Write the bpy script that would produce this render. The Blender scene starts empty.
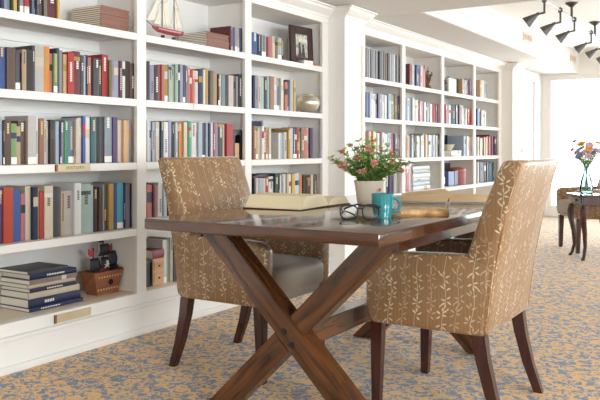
import bpy, bmesh, math, random
from mathutils import Vector, Matrix
random.seed(7)
PI = math.pi
scene = bpy.context.scene
COL = scene.collection

# ------------------------------------------------------------------ materials
def lin(c):
    return tuple(((v/255)/12.92 if v/255 <= .04045 else (((v/255)+.055)/1.055)**2.4) for v in c)

def new_mat(name):
    m = bpy.data.materials.new(name); m.use_nodes = True
    nt = m.node_tree; b = nt.nodes['Principled BSDF']
    return m, nt, b

def N(nt, kind, **kw):
    n = nt.nodes.new(kind)
    for k, v in kw.items(): setattr(n, k, v)
    return n

def simple(name, rgb, rough=.5, metal=0, var=0.0, noise=0.0, nscale=20, spec=.5, coat=0):
    m, nt, b = new_mat(name)
    b.inputs['Roughness'].default_value = rough
    b.inputs['Metallic'].default_value = metal
    b.inputs['Specular IOR Level'].default_value = spec
    b.inputs['Coat Weight'].default_value = coat
    c = (*lin(rgb), 1)
    b.inputs['Base Color'].default_value = c
    if var or noise:
        h = N(nt, 'ShaderNodeHueSaturation'); h.inputs['Color'].default_value = c
        val = N(nt, 'ShaderNodeMath', operation='ADD'); val.inputs[0].default_value = 1; val.inputs[1].default_value = 0
        if var:
            oi = N(nt, 'ShaderNodeObjectInfo')
            mr = N(nt, 'ShaderNodeMapRange'); mr.inputs[3].default_value = 1-var; mr.inputs[4].default_value = 1+var
            nt.links.new(oi.outputs['Random'], mr.inputs[0]); nt.links.new(mr.outputs[0], val.inputs[0])
        if noise:
            tc = N(nt, 'ShaderNodeTexCoord'); nz = N(nt, 'ShaderNodeTexNoise'); nz.inputs['Scale'].default_value = nscale
            nz.inputs['Detail'].default_value = 4
            nt.links.new(tc.outputs['Object'], nz.inputs['Vector'])
            mr2 = N(nt, 'ShaderNodeMapRange'); mr2.inputs[3].default_value = -noise; mr2.inputs[4].default_value = noise
            nt.links.new(nz.outputs['Fac'], mr2.inputs[0]); nt.links.new(mr2.outputs[0], val.inputs[1])
        nt.links.new(val.outputs[0], h.inputs['Value']); nt.links.new(h.outputs[0], b.inputs['Base Color'])
    return m

PAL = dict(navy=(38,46,88), blue=(62,92,160), paleblue=(176,194,214), black=(38,34,36), charcoal=(72,70,80), grey=(160,160,166),
 silver=(188,188,192), white=(236,234,230), cream=(230,212,186), tan=(204,168,128), brown=(104,72,58), darkbrown=(66,44,38),
 red=(196,42,44), maroon=(116,40,48), orange=(238,144,40), yellow=(236,198,96), gold=(206,158,70), green=(126,164,92),
 darkgreen=(52,76,66), mint=(172,200,188), teal=(62,104,116), turquoise=(84,176,206), pink=(206,116,122), salmon=(222,122,104),
 purple=(92,66,120), lavender=(168,162,196), olive=(126,118,74), taupe=(146,130,120), slate=(110,124,150), greyteal=(120,146,150),
 greybeige=(208,200,194), peach=(236,186,140), palepink=(226,200,202), pinkbrown=(166,112,92), greymauve=(158,146,160),
 emerald=(70,162,122), greyblue=(158,168,178), redorange=(206,74,44), raspberry=(170,66,96), mauve=(158,128,150), plum=(58,46,74))
NICE = dict(paleblue='pale-blue', darkbrown='dark-brown', darkgreen='dark-green', greyteal='grey-teal', greybeige='grey-beige', palepink='pale-pink',
 pinkbrown='pinkish-brown', greymauve='grey-mauve', greyblue='grey-blue', redorange='red-orange', silver='silver-grey', slate='slate-blue',
 mint='mint-green', charcoal='charcoal-grey', emerald='emerald-green')
def mute(c):
    g = sum(c)/3
    return tuple((v*.92+g*.08)*.86 for v in c)
BM = {k: simple('cover_'+k, mute(v), .5, var=.10, noise=.10, nscale=30) for k, v in PAL.items()}
M_PAGE = None
def page_mat(name, a, bcol, axis_scale=(2, 2, 500)):
    m, nt, b = new_mat(name); b.inputs['Roughness'].default_value = .8
    tc = N(nt, 'ShaderNodeTexCoord'); mp = N(nt, 'ShaderNodeMapping'); mp.inputs['Scale'].default_value = axis_scale
    nz = N(nt, 'ShaderNodeTexNoise'); nz.inputs['Scale'].default_value = 1; nz.inputs['Detail'].default_value = 2
    cr = N(nt, 'ShaderNodeMix', data_type='RGBA')
    cr.inputs[6].default_value = (*lin(a), 1); cr.inputs[7].default_value = (*lin(bcol), 1)
    nt.links.new(tc.outputs['Object'], mp.inputs[0]); nt.links.new(mp.outputs[0], nz.inputs['Vector'])
    nt.links.new(nz.outputs['Fac'], cr.inputs[0]); nt.links.new(cr.outputs[2], b.inputs['Base Color'])
    return m
M_PAGE = page_mat('paper', (246,241,230), (224,214,196), (2, 500, 2))
M_PAGEFLAT = page_mat('paper_flat', (236,228,212), (206,194,174), (2, 2, 600))
M_PAGEOLD = page_mat('paper_yellowed', (250,238,206), (240,222,182), (3, 3, 500))
M_PAGETAN = page_mat('paper_tan', (240,212,170), (222,188,142), (3, 3, 500))
M_WHITE = simple('white_paint', (238,234,230), .6, noise=.015, nscale=3, spec=.2)
M_BACK = simple('white_back_panel', (236,233,231), .7, noise=.015, nscale=3, spec=.2)
M_WALL = simple('wall_paint', (240,238,234), .7, noise=.01, nscale=2)
M_CEIL = simple('ceiling_paint', (218,215,212), .85, noise=.015, nscale=2)
M_TRAY = simple('tray_paint', (240,238,234), .8, noise=.01, nscale=2)
M_BRASS = simple('brass_label', (214,196,160), .4, .3, noise=.08)
M_BROWNPLASTIC = simple('label_end', (150,96,60), .5)
M_INK = simple('dark_ink', (60,52,48), .6)
M_STICK = simple('white_sticker', (240,238,230), .6, var=.03)
M_GOLDINK = simple('gold_lettering', (216,190,130), .4, .2)
M_METAL = simple('dark_bronze_metal', (92,88,86), .4, .6)
M_RAIL = simple('satin_rail', (150,148,146), .35, .8)
M_VENT = simple('tan_vent', (240,226,212), .6)
M_VENTDARK = simple('vent_gap', (196,150,124), .7)
M_BLACK = simple('black_plastic', (26,24,26), .45)
M_TEAL = simple('teal_glaze', (50,136,142), .14, coat=.4, noise=.03)
M_POT = simple('cream_ceramic', (232,218,200), .35, noise=.04)
M_SOIL = simple('potting_soil', (60,46,36), .9, noise=.3, nscale=60)
M_LEAF = simple('leaf_green', (174,206,118), .5, noise=.45, nscale=25)
M_STEM = simple('stem_green', (110,130,70), .6)
M_PINK = simple('petal_pink', (224,118,128), .6, var=.12)
M_PEACH = simple('petal_peach', (238,150,116), .6, var=.12)
M_YEL = simple('petal_yellow', (240,176,60), .6, var=.1)
M_BLU = simple('petal_blue', (150,166,210), .6, var=.1)
M_LILAC = simple('petal_lilac', (216,184,206), .6, var=.1)
M_SILVER = simple('hammered_silver', (236,228,214), .32, .85, noise=.12, nscale=14)
M_STEEL = simple('steel', (200,200,200), .3, 1)
M_SAIL = simple('cream_sail', (232,224,208), .8, noise=.08, nscale=12)
M_HULLRED = simple('red_hull', (158,68,76), .45)
M_HULLPINK = simple('pink_hull', (222,160,168), .5)
M_ROPE = simple('rope', (150,128,96), .8)
M_TWIG = simple('dark_wood_twig', (112,84,66), .7, noise=.3, nscale=30)
M_BLKSAIL = simple('black_sail', (52,54,64), .7, noise=.1)
M_FLAG = simple('red_flag', (200,60,66), .7)
M_SKULL = simple('skull_white', (232,230,226), .7)
M_FRAME = simple('dark_frame', (58,34,30), .35, noise=.15)
M_MAT = simple('white_mat', (226,222,214), .7)
M_NAVYB = simple('navy_board', (50,54,84), .5)
M_AMBER = None

def wood(name, dark, light, rough, coat, scale=(1.2, 14, 14), bump=.02):
    m, nt, b = new_mat(name)
    tc = N(nt, 'ShaderNodeTexCoord'); mp = N(nt, 'ShaderNodeMapping'); mp.inputs['Scale'].default_value = scale
    nz = N(nt, 'ShaderNodeTexNoise'); nz.inputs['Scale'].default_value = 2.2; nz.inputs['Detail'].default_value = 8; nz.inputs['Distortion'].default_value = .8
    cr = N(nt, 'ShaderNodeValToRGB')
    cr.color_ramp.elements[0].position = .3; cr.color_ramp.elements[0].color = (*lin(dark), 1)
    cr.color_ramp.elements[1].position = .72; cr.color_ramp.elements[1].color = (*lin(light), 1)
    nt.links.new(tc.outputs['UV'], mp.inputs[0]); nt.links.new(mp.outputs[0], nz.inputs['Vector'])
    nt.links.new(nz.outputs['Fac'], cr.inputs[0]); nt.links.new(cr.outputs[0], b.inputs['Base Color'])
    b.inputs['Roughness'].default_value = rough; b.inputs['Coat Weight'].default_value = coat; b.inputs['Coat Roughness'].default_value = .07; b.inputs['Coat IOR'].default_value = 1.5
    bp = N(nt, 'ShaderNodeBump'); bp.inputs['Strength'].default_value = bump; bp.inputs['Distance'].default_value = .002
    nt.links.new(nz.outputs['Fac'], bp.inputs['Height']); nt.links.new(bp.outputs[0], b.inputs['Normal'])
    return m
M_TABLE = wood('dark_walnut', (50,27,16), (98,56,33), .15, .55, bump=0)
M_BEAM = wood('brown_beam_wood', (36,19,10), (116,68,32), .25, .4)
M_LEG = wood('dark_chair_leg', (44,20,17), (80,38,30), .25, .4)
M_TOYWOOD = wood('toy_wood', (120,70,46), (164,104,70), .5, 0)
M_LIGHTWOOD = wood('pale_wood', (196,150,104), (226,186,140), .5, 0)
M_SHELFTOP = wood('shelf_top_wood', (236,218,194), (248,236,218), .4, .1)

def fabric(name, base, stripe, leaf, sheen=.25):
    """tan upholstery with thin vertical stripes and cream vines of lance leaves (uv in metres)"""
    m, nt, b = new_mat(name); L = nt.links
    def mt(op, a, c=None, d=None):
        n = N(nt, 'ShaderNodeMath', operation=op)
        for i, v in enumerate((a, c, d)):
            if v is None: continue
            if isinstance(v, (int, float)): n.inputs[i].default_value = v
            else: L.new(v, n.inputs[i])
        return n.outputs[0]
    uv = N(nt, 'ShaderNodeTexCoord'); sp = N(nt, 'ShaderNodeSeparateXYZ'); L.new(uv.outputs['UV'], sp.inputs[0])
    u, v = sp.outputs[0], sp.outputs[1]
    def layer(P, Q, off, cut, sc):
        uo = mt('ADD', u, off)
        uw = mt('ADD', uo, mt('ADD', mt('MULTIPLY', mt('SINE', mt('MULTIPLY', v, 31.)), .006), mt('MULTIPLY', mt('SINE', mt('MULTIPLY', v, 13.)), .006)))
        col = mt('FLOOR', mt('DIVIDE', uw, P))
        fu = mt('MULTIPLY', mt('SUBTRACT', mt('FRACT', mt('DIVIDE', uw, P)), .5), P)      # metres from the stem
        stem = mt('MULTIPLY', mt('LESS_THAN', mt('ABSOLUTE', fu), .0009), .6)
        vo = mt('ADD', v, mt('MULTIPLY', mt('FRACT', mt('MULTIPLY', col, .377)), .2))
        row = mt('FLOOR', mt('DIVIDE', vo, Q))
        fv = mt('MULTIPLY', mt('SUBTRACT', mt('FRACT', mt('DIVIDE', vo, Q)), .5), Q)
        rnd = mt('FRACT', mt('MULTIPLY', mt('SINE', mt('ADD', mt('MULTIPLY', row, 12.99), mt('MULTIPLY', col, 78.23))), 437.5))
        r2 = mt('FRACT', mt('MULTIPLY', rnd, 17.7)); r3 = mt('FRACT', mt('MULTIPLY', rnd, 53.1))
        flip = mt('SUBTRACT', mt('MULTIPLY', mt('GREATER_THAN', rnd, .5), 2.), 1.)
        flv = mt('SUBTRACT', mt('MULTIPLY', mt('GREATER_THAN', r2, .3), 2.), 1.)
        fx = mt('ADD', mt('MULTIPLY', fu, flip), mt('MULTIPLY', mt('SUBTRACT', r3, .5), .02)); fy = mt('MULTIPLY', fv, flv)
        total = None
        for i, (cx, cy, ang, a, c_) in enumerate(((.012, .008, 35, .0105, .0030), (.013, -.006, -12, .0095, .0028), (-.010, .003, 150, .010, .0030),
                                   (.003, .016, 80, .009, .0028), (-.007, -.015, 215, .009, .0028), (.021, .017, 60, .007, .0026))):
            ca, sa = math.cos(math.radians(ang)), math.sin(math.radians(ang))
            dx = mt('SUBTRACT', fx, cx*sc); dy = mt('SUBTRACT', fy, cy*sc)
            p = mt('DIVIDE', mt('ADD', mt('MULTIPLY', dx, ca), mt('MULTIPLY', dy, sa)), a*sc)
            q = mt('DIVIDE', mt('SUBTRACT', mt('MULTIPLY', dy, ca), mt('MULTIPLY', dx, sa)), c_*sc)
            e = mt('LESS_THAN', mt('ADD', mt('MULTIPLY', p, p), mt('ABSOLUTE', q)), 1.)
            if i in (1, 4, 5): e = mt('MULTIPLY', e, mt('GREATER_THAN', mt('FRACT', mt('MULTIPLY', rnd, 5.3+i*3)), .45))
            total = e if total is None else mt('MAXIMUM', total, e)
        dens = mt('MULTIPLY', mt('GREATER_THAN', r2, cut), mt('ADD', .36, mt('MULTIPLY', r3, .42)))
        return mt('MAXIMUM', stem, mt('MULTIPLY', total, dens))
    total = layer(.112, .046, 0., .2, 1.08)
    faint = mt('MULTIPLY', layer(.108, .047, .054, .15, 1.05), .5)
    total = mt('MAXIMUM', total, faint)
    st = mt('MULTIPLY', mt('GREATER_THAN', mt('SINE', mt('MULTIPLY', u, 420.)), .55), .32)
    nz = N(nt, 'ShaderNodeTexNoise'); nz.inputs['Scale'].default_value = 9; L.new(uv.outputs['UV'], nz.inputs['Vector'])
    m1 = N(nt, 'ShaderNodeMix', data_type='RGBA'); m1.inputs[6].default_value = (*lin(base), 1); m1.inputs[7].default_value = (*lin(stripe), 1)
    L.new(st, m1.inputs[0])
    m2 = N(nt, 'ShaderNodeMix', data_type='RGBA'); m2.inputs[7].default_value = (*lin(leaf), 1)
    L.new(m1.outputs[2], m2.inputs[6]); L.new(total, m2.inputs[0])
    hs = N(nt, 'ShaderNodeHueSaturation'); mr = N(nt, 'ShaderNodeMapRange'); mr.inputs[3].default_value = .9; mr.inputs[4].default_value = 1.1
    L.new(nz.outputs['Fac'], mr.inputs[0]); L.new(mr.outputs[0], hs.inputs['Value']); L.new(m2.outputs[2], hs.inputs['Color'])
    L.new(hs.outputs[0], b.inputs['Base Color'])
    b.inputs['Roughness'].default_value = .38; b.inputs['Specular IOR Level'].default_value = .6
    b.inputs['Sheen Weight'].default_value = sheen; b.inputs['Sheen Roughness'].default_value = .3
    bp = N(nt, 'ShaderNodeBump'); bp.inputs['Strength'].default_value = .15; bp.inputs['Distance'].default_value = .002
    L.new(total, bp.inputs['Height']); L.new(bp.outputs[0], b.inputs['Normal'])
    return m
M_FABRIC = fabric('vine_upholstery', (150,114,78), (122,91,63), (240,224,194), .42)
M_SEAT = simple('grey_brown_velvet', (156,140,124), .5, noise=.12, nscale=9)
M_SEAT.node_tree.nodes['Principled BSDF'].inputs['Sheen Weight'].default_value = .25
M_PIPING = simple('tan_piping', (150,108,66), .6)

def carpet():
    m, nt, b = new_mat('patterned_carpet'); L = nt.links
    tc = N(nt, 'ShaderNodeTexCoord'); mp = N(nt, 'ShaderNodeMapping'); mp.inputs['Scale'].default_value = (1, 1, 1)
    L.new(tc.outputs['Object'], mp.inputs[0])
    n1 = N(nt, 'ShaderNodeTexNoise'); n1.inputs['Scale'].default_value = 26; n1.inputs['Detail'].default_value = 5; n1.inputs['Roughness'].default_value = .66; n1.inputs['Distortion'].default_value = 1.2
    n2 = N(nt, 'ShaderNodeTexNoise'); n2.inputs['Scale'].default_value = 60; n2.inputs['Detail'].default_value = 3
    n3 = N(nt, 'ShaderNodeTexNoise'); n3.inputs['Scale'].default_value = 500; n3.inputs['Detail'].default_value = 2
    for n in (n1, n2, n3): L.new(mp.outputs[0], n.inputs['Vector'])
    cr = N(nt, 'ShaderNodeValToRGB'); e = cr.color_ramp.elements
    e[0].position = .50; e[0].color = (0, 0, 0, 1); e[1].position = .525; e[1].color = (1, 1, 1, 1)
    L.new(n1.outputs['Fac'], cr.inputs[0])
    tan = N(nt, 'ShaderNodeMix', data_type='RGBA'); tan.inputs[6].default_value = (*lin((214,158,76)), 1); tan.inputs[7].default_value = (*lin((232,186,112)), 1)
    blu = N(nt, 'ShaderNodeMix', data_type='RGBA'); blu.inputs[6].default_value = (*lin((58,88,120)), 1); blu.inputs[7].default_value = (*lin((106,130,150)), 1)
    L.new(n2.outputs['Fac'], tan.inputs[0]); L.new(n2.outputs['Fac'], blu.inputs[0])
    mx = N(nt, 'ShaderNodeMix', data_type='RGBA'); L.new(cr.outputs[0], mx.inputs[0]); L.new(tan.outputs[2], mx.inputs[6]); L.new(blu.outputs[2], mx.inputs[7])
    L.new(mx.outputs[2], b.inputs['Base Color']); b.inputs['Roughness'].default_value = .9
    b.inputs['Specular IOR Level'].default_value = .2; b.inputs['Sheen Weight'].default_value = .3
    bp = N(nt, 'ShaderNodeBump'); bp.inputs['Strength'].default_value = .3; bp.inputs['Distance'].default_value = .004
    L.new(n3.outputs['Fac'], bp.inputs['Height']); L.new(bp.outputs[0], b.inputs['Normal'])
    return m
M_CARPET = carpet()

def glass_mat(name, tint=(.97,.99,.98), thin=True):
    m, nt, b = new_mat(name)
    if thin:
        out = nt.nodes['Material Output']; tr = N(nt, 'ShaderNodeBsdfTransparent'); tr.inputs[0].default_value = (*tint, 1)
        gl = N(nt, 'ShaderNodeBsdfGlossy'); gl.inputs['Roughness'].default_value = .03
        fr = N(nt, 'ShaderNodeFresnel'); fr.inputs[0].default_value = 1.35
        mx = N(nt, 'ShaderNodeMixShader'); nt.links.new(fr.outputs[0], mx.inputs[0]); nt.links.new(tr.outputs[0], mx.inputs[1]); nt.links.new(gl.outputs[0], mx.inputs[2])
        nt.links.new(mx.outputs[0], out.inputs[0])
    return m
M_GLASS = glass_mat('window_glass')
M_LENS = glass_mat('spectacle_lens', (.93,.96,.95))
M_VASEGLASS = glass_mat('vase_glass', (.80,.90,.90))

def amber():
    m, nt, b = new_mat('amber_picture_cover')
    tc = N(nt, 'ShaderNodeTexCoord'); nz = N(nt, 'ShaderNodeTexNoise'); nz.inputs['Scale'].default_value = 16; nz.inputs['Detail'].default_value = 3
    cr = N(nt, 'ShaderNodeValToRGB'); e = cr.color_ramp.elements
    e[0].position = .3; e[0].color = (*lin((120,74,44)), 1); e[1].position = .55; e[1].color = (*lin((226,176,110)), 1)
    x = cr.color_ramp.elements.new(.72); x.color = (*lin((244,226,188)), 1)
    nt.links.new(tc.outputs['Object'], nz.inputs['Vector']); nt.links.new(nz.outputs['Fac'], cr.inputs[0]); nt.links.new(cr.outputs[0], b.inputs['Base Color'])
    b.inputs['Roughness'].default_value = .35
    return m
M_AMBER = amber()

def photo_mat():
    m, nt, b = new_mat('old_photograph'); L = nt.links
    tc = N(nt, 'ShaderNodeTexCoord'); nz = N(nt, 'ShaderNodeTexNoise'); nz.inputs['Scale'].default_value = 18; nz.inputs['Detail'].default_value = 4
    cr = N(nt, 'ShaderNodeValToRGB'); e = cr.color_ramp.elements
    e[0].position = .38; e[0].color = (*lin((110,104,98)), 1); e[1].position = .6; e[1].color = (*lin((226,220,208)), 1)
    L.new(tc.outputs['Object'], nz.inputs['Vector']); L.new(nz.outputs['Fac'], cr.inputs[0]); L.new(cr.outputs[0], b.inputs['Base Color'])
    return m
M_PHOTO = photo_mat()
M_PHOTODARK = simple('photo_dark_tone', (64,60,58), .5)
M_PHOTOLIGHT = simple('photo_light_tone', (226,222,214), .5)

# ------------------------------------------------------------------ mesh helpers
class MB:
    def __init__(s): s.bm = bmesh.new(); s.mi = 0
    def face(s, vs):
        try:
            f = s.bm.faces.new(vs); f.material_index = s.mi; return f
        except ValueError: return None
    def box(s, x0, x1, y0, y1, z0, z1, bev=0, seg=2, mat=None):
        t = bmesh.new()
        bmesh.ops.create_cube(t, size=1)
        for v in t.verts: v.co = Vector(((x0+x1)/2+v.co.x*(x1-x0), (y0+y1)/2+v.co.y*(y1-y0), (z0+z1)/2+v.co.z*(z1-z0)))
        if bev: bmesh.ops.bevel(t, geom=t.edges[:], offset=bev, segments=seg, profile=.5, affect='EDGES')
        if mat is not None: bmesh.ops.transform(t, matrix=mat, verts=t.verts)
        s.merge(t); return s
    def merge(s, t):
        mp = {}
        for v in t.verts: mp[v] = s.bm.verts.new(v.co)
        for f in t.faces:
            g = s.face([mp[v] for v in f.verts])
        t.free()
    def loft(s, rings, cap=True, closed=True):
        R = [[s.bm.verts.new(p) for p in r] for r in rings]
        n = len(R[0])
        for a, b in zip(R, R[1:]):
            for i in range(n if closed else n-1):
                j = (i+1) % n
                s.face([a[i], a[j], b[j], b[i]])
        if cap: s.face(R[0][::-1]); s.face(R[-1])
        return s
    def lathe(s, prof, seg=24, c=(0, 0, 0), cap=True, rot=None):
        rings = []
        for r, z in prof:
            ring = []
            for k in range(seg):
                a = 2*PI*k/seg; p = Vector((r*math.cos(a), r*math.sin(a), z))
                if rot is not None: p = rot @ p
                ring.append(p+Vector(c))
            rings.append(ring)
        return s.loft(rings, cap)
    def tube(s, pts, rad, seg=8, cap=True, closed=False):
        pts = [Vector(p) for p in pts]; n = len(pts); rings = []
        up = Vector((0, 0, 1)); prev = None
        for i, p in enumerate(pts):
            d = (pts[(i+1) % n]-pts[i-1]) if closed else (pts[min(i+1, n-1)]-pts[max(i-1, 0)])
            d.normalize()
            if prev is None:
                a = d.cross(up)
                if a.length < 1e-3: a = d.cross(Vector((1, 0, 0)))
            else: a = prev - d*prev.dot(d)
            a.normalize(); prev = a; b = d.cross(a)
            r = rad[i] if isinstance(rad, (list, tuple)) else rad
            rings.append([p+a*(r*math.cos(2*PI*k/seg))+b*(r*math.sin(2*PI*k/seg)) for k in range(seg)])
        if closed: rings.append(rings[0]); return s.loft_closed(rings)
        return s.loft(rings, cap)
    def loft_closed(s, rings):
        R = [[s.bm.verts.new(p) for p in r] for r in rings[:-1]]; n = len(R[0]); m = len(R)
        for k in range(m):
            a, b = R[k], R[(k+1) % m]
            for i in range(n): s.face([a[i], a[(i+1) % n], b[(i+1) % n], b[i]])
        return s
    def prism(s, poly, axis, a, b):
        """poly: 2-D points; axis 'x','y','z' extrusion"""
        def P(p, t):
            return {'x': (t, p[0], p[1]), 'y': (p[0], t, p[1]), 'z': (p[0], p[1], t)}[axis]
        return s.loft([[P(p, a) for p in poly], [P(p, b) for p in poly]])
    def sphere(s, c, r, u=10, v=7, sc=(1, 1, 1)):
        t = bmesh.new(); bmesh.ops.create_uvsphere(t, u_segments=u, v_segments=v, radius=1)
        for q in t.verts: q.co = Vector((c[0]+q.co.x*r*sc[0], c[1]+q.co.y*r*sc[1], c[2]+q.co.z*r*sc[2]))
        s.merge(t); return s
    def build(s, name, mats, parent=None, smooth=False, uv=None, xf=None, angle=35):
        bmesh.ops.recalc_face_normals(s.bm, faces=s.bm.faces)
        if xf is not None: bmesh.ops.transform(s.bm, matrix=xf, verts=s.bm.verts)
        if uv:
            lay = s.bm.loops.layers.uv.new('UVMap'); s.bm.normal_update()
            for f in s.bm.faces:
                n = f.normal; ax = max(range(3), key=lambda i: abs(n[i]))
                for l in f.loops:
                    p = l.vert.co
                    if uv == 'cloth': q = ((p.x, p.z) if ax == 1 else (p.y, p.z) if ax == 0 else (p.y, p.x))
                    elif isinstance(uv, tuple): q = (p.x*uv[0]+p.z*uv[1], p.z*uv[0]-p.x*uv[1]+p.y*.7)
                    elif uv == 'x': q = ((p.x, p.z+p.y*.7))
                    elif uv == 'y': q = (p.x, p.z) if ax == 1 else (p.y, p.z+p.x)
                    else: q = ((p.z, p.x+p.y))
                    l[lay].uv = q
        me = bpy.data.meshes.new(name); s.bm.to_mesh(me); s.bm.free()
        for m in (mats if isinstance(mats, (list, tuple)) else [mats]): me.materials.append(m)
        if smooth:
            me.polygons.foreach_set('use_smooth', [True]*len(me.polygons)); me.set_sharp_from_angle(angle=math.radians(angle))
        o = bpy.data.objects.new(name, me); COL.objects.link(o)
        if parent is not None: o.parent = parent
        return o

def tag(o, label=None, cat=None, group=None, kind=None):
    if label: o['label'] = label
    if cat: o['category'] = cat
    if group: o['group'] = group
    if kind: o['kind'] = kind
    return o
def thing(name, label, cat, loc=(0, 0, 0), rz=0, group=None):
    o = bpy.data.objects.new(name, None); o.empty_display_size = .05; COL.objects.link(o)
    o.location = loc; o.rotation_euler = (0, 0, rz)
    return tag(o, label, cat, group)
def struct(o): o['kind'] = 'structure'; return o
def copy_tree(o, parent=None):
    c = o.copy(); COL.objects.link(c)
    if parent is not None: c.parent = parent
    for ch in list(o.children): copy_tree(ch, c)
    return c
ORD = ['first','second','third','fourth','fifth','sixth','seventh','eighth','ninth','tenth','eleventh','twelfth','thirteenth','fourteenth','fifteenth','sixteenth','seventeenth']
LIGHT_FAR, LIGHT_RIGHT, LIGHT_NEAR, SKY, EXPO = 28, (92, 52, 24, 34), 5, 3.5, 0.05
# ------------------------------------------------------------------ the setting
XF = -2.95                  # front plane of both bookcases
XB = -3.31                  # their back
XR, YN, YFAR = 3.4, -3.0, 11.55
ZC, ZT = 2.14, 2.45         # low ceiling, raised tray
TX0, TX1, TY0 = -2.38, 1.6, 5.70

struct(MB().box(XB-.1, XR, YN, YFAR, -.05, 0).build('floor', M_CARPET))
m = MB(); m.box(XB-.1, XR, YN, TY0-.015, ZC, ZC+.06); m.box(XB-.1, TX0-.015, TY0, YFAR, ZC, ZC+.06); m.box(TX1+.015, XR, TY0, YFAR, ZC, ZC+.06)
c = struct(m.build('ceiling', M_CEIL))
struct(MB().box(TX0-.05, TX1+.05, TY0-.05, YFAR, ZT, ZT+.06).build('ceiling_tray', M_TRAY))
m = MB(); m.box(TX0-.03, TX0, TY0, YFAR, ZC-.002, ZT); struct(m.build('trim_1', M_TRAY))
m = MB(); m.box(TX1, TX1+.03, TY0, YFAR, ZC-.002, ZT); struct(m.build('trim_2', M_TRAY))
m = MB(); m.box(TX0-.03, TX1+.03, TY0-.03, TY0, ZC-.002, ZT); struct(m.build('trim_3', M_TRAY))
struct(MB().box(XB-.1, XB, YN, YFAR, 0, ZC).build('wall_left', M_WALL))

def wall_with_holes(name, axis, pos, th, a0, a1, z1, holes):
    """a wall across axis ('x': plane of constant x) with rectangular openings (a,b,zlo,zhi)"""
    m = MB(); hs = sorted(holes); cur = a0
    def bx(a, b, z0, z2):
        if b-a < 1e-4 or z2-z0 < 1e-4: return
        if axis == 'x': m.box(pos, pos+th, a, b, z0, z2)
        else: m.box(a, b, pos, pos+th, z0, z2)
    for a, b, lo, hi in hs:
        bx(cur, a, 0, z1); bx(a, b, 0, lo); bx(a, b, hi, z1); cur = b
    bx(cur, a1, 0, z1)
    return struct(m.build(name, M_WALL))
wn = [0]
def window(axis, pos, a, b, lo, hi, th, cols, rows, light, toward):
    wn[0] += 1
    m = MB(); w = .06; d0, d1 = pos+th*.3, pos+th*.7
    def bx(p, q, z0, z1):
        if axis == 'x': m.box(d0, d1, p, q, z0, z1)
        else: m.box(p, q, d0, d1, z0, z1)
    bx(a, b, lo, lo+w); bx(a, b, hi-w, hi); bx(a, a+w, lo+w, hi-w); bx(b-w, b, lo+w, hi-w)
    for i in range(1, cols):
        p = a+(b-a)*i/cols; bx(p-.02, p+.02, lo+w, hi-w)
    for i in range(1, rows):
        z = lo+(hi-lo)*i/rows; bx(a+w, b-w, z-.015, z+.015)
    o = struct(m.build('window_%d' % wn[0], M_WHITE))
    g = MB(); dm = (d0+d1)/2
    if axis == 'x': g.box(dm-.003, dm+.003, a+w, b-w, lo+w, hi-w)
    else: g.box(a+w, b-w, dm-.003, dm+.003, lo+w, hi-w)
    g.build('window_pane', M_GLASS, o)
    if light:
        ld = bpy.data.lights.new('added_daylight', 'AREA'); ld.shape = 'RECTANGLE'  # area lamp added outside the pane to strengthen the sky's daylight
        ld.size, ld.size_y = (b-a), (hi-lo); ld.energy = light*(b-a)*(hi-lo); ld.color = (.915, .955, 1)
        lo_ = bpy.data.objects.new('added_daylight', ld); COL.objects.link(lo_)
        out = pos+th+.08 if th > 0 else pos+th-.08
        if axis == 'x': lo_.location = (out, (a+b)/2, (lo+hi)/2)
        else: lo_.location = ((a+b)/2, out, (lo+hi)/2)
        lo_.rotation_euler = Vector(toward).to_track_quat('-Z', 'Z').to_euler()
FW = [(-2.84, -.5, .10, 2.11), (-.1, 2.6, .12, 2.08)]
wall_with_holes('wall_far', 'y', YFAR, .1, XB-.1, XR, ZT+.06, FW)
for a, b, lo, hi in FW: window('y', YFAR, a, b, lo, hi, .1, 2, 1, LIGHT_FAR, (0, -1, -.05))
RW = [(-1.6, 0.8, .5, 2.06), (1.6, 4.0, .5, 2.06), (4.8, 7.2, .5, 2.06), (8.0, 10.6, .5, 2.06)]
wall_with_holes('wall_right', 'x', XR, .1, YN, YFAR, ZC+.06, RW)
for (a, b, lo, hi), e_ in zip(RW, LIGHT_RIGHT): window('x', XR, a, b, lo, hi, .1, 2, 2, e_, (-1, 0, -.05))
NW = [(.4, 2.6, .5, 2.06)]  # unseen window added behind the camera as weak fill light
wall_with_holes('wall_near', 'y', YN-.1, .1, XB-.1, XR, ZC+.06, NW)
for a, b, lo, hi in NW: window('y', YN, a, b, lo, hi, -.1, 2, 2, LIGHT_NEAR, (0, 1, -.05))

# pilasters between and beyond the bookcases, each with a sunk panel
def pilaster(name, y0, y1, crown):
    xf = -2.806; m = MB()
    m.box(XB, xf-.012, y0, y1, 0, ZC-.002)
    for a, b, z0, z1 in ((y0, y0+.045, 0, ZC-.002), (y1-.045, y1, 0, ZC-.002), (y0+.045, y1-.045, 1.86, ZC-.002), (y0+.045, y1-.045, 0, .3)):
        m.box(xf-.012, xf, a, b, z0, z1)
    m.box(xf, xf+.012, y0-.012, y1+.0, 0, .14)
    # crown wraps the front and both returns, mitred
    prof = [(0, 2.055), (.012, 2.055), (.016, 2.07), (.04, 2.085), (.066, 2.105), (.074, 2.122), (.09, 2.124), (.09, 2.136), (0, 2.136)]
    k = .6
    m.loft([[(xf-.14, y0-o*k, z) for o, z in prof], [(xf+o, y0-o*k, z) for o, z in prof], [(xf+o, y1+o*k, z) for o, z in prof], [(xf-.14, y1+o*k, z) for o, z in prof]])
    return struct(m.build(name, M_WHITE))
pilaster('trim_4', 5.125, 5.475, True)
pilaster('trim_5', 9.66, 9.98, True)
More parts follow.
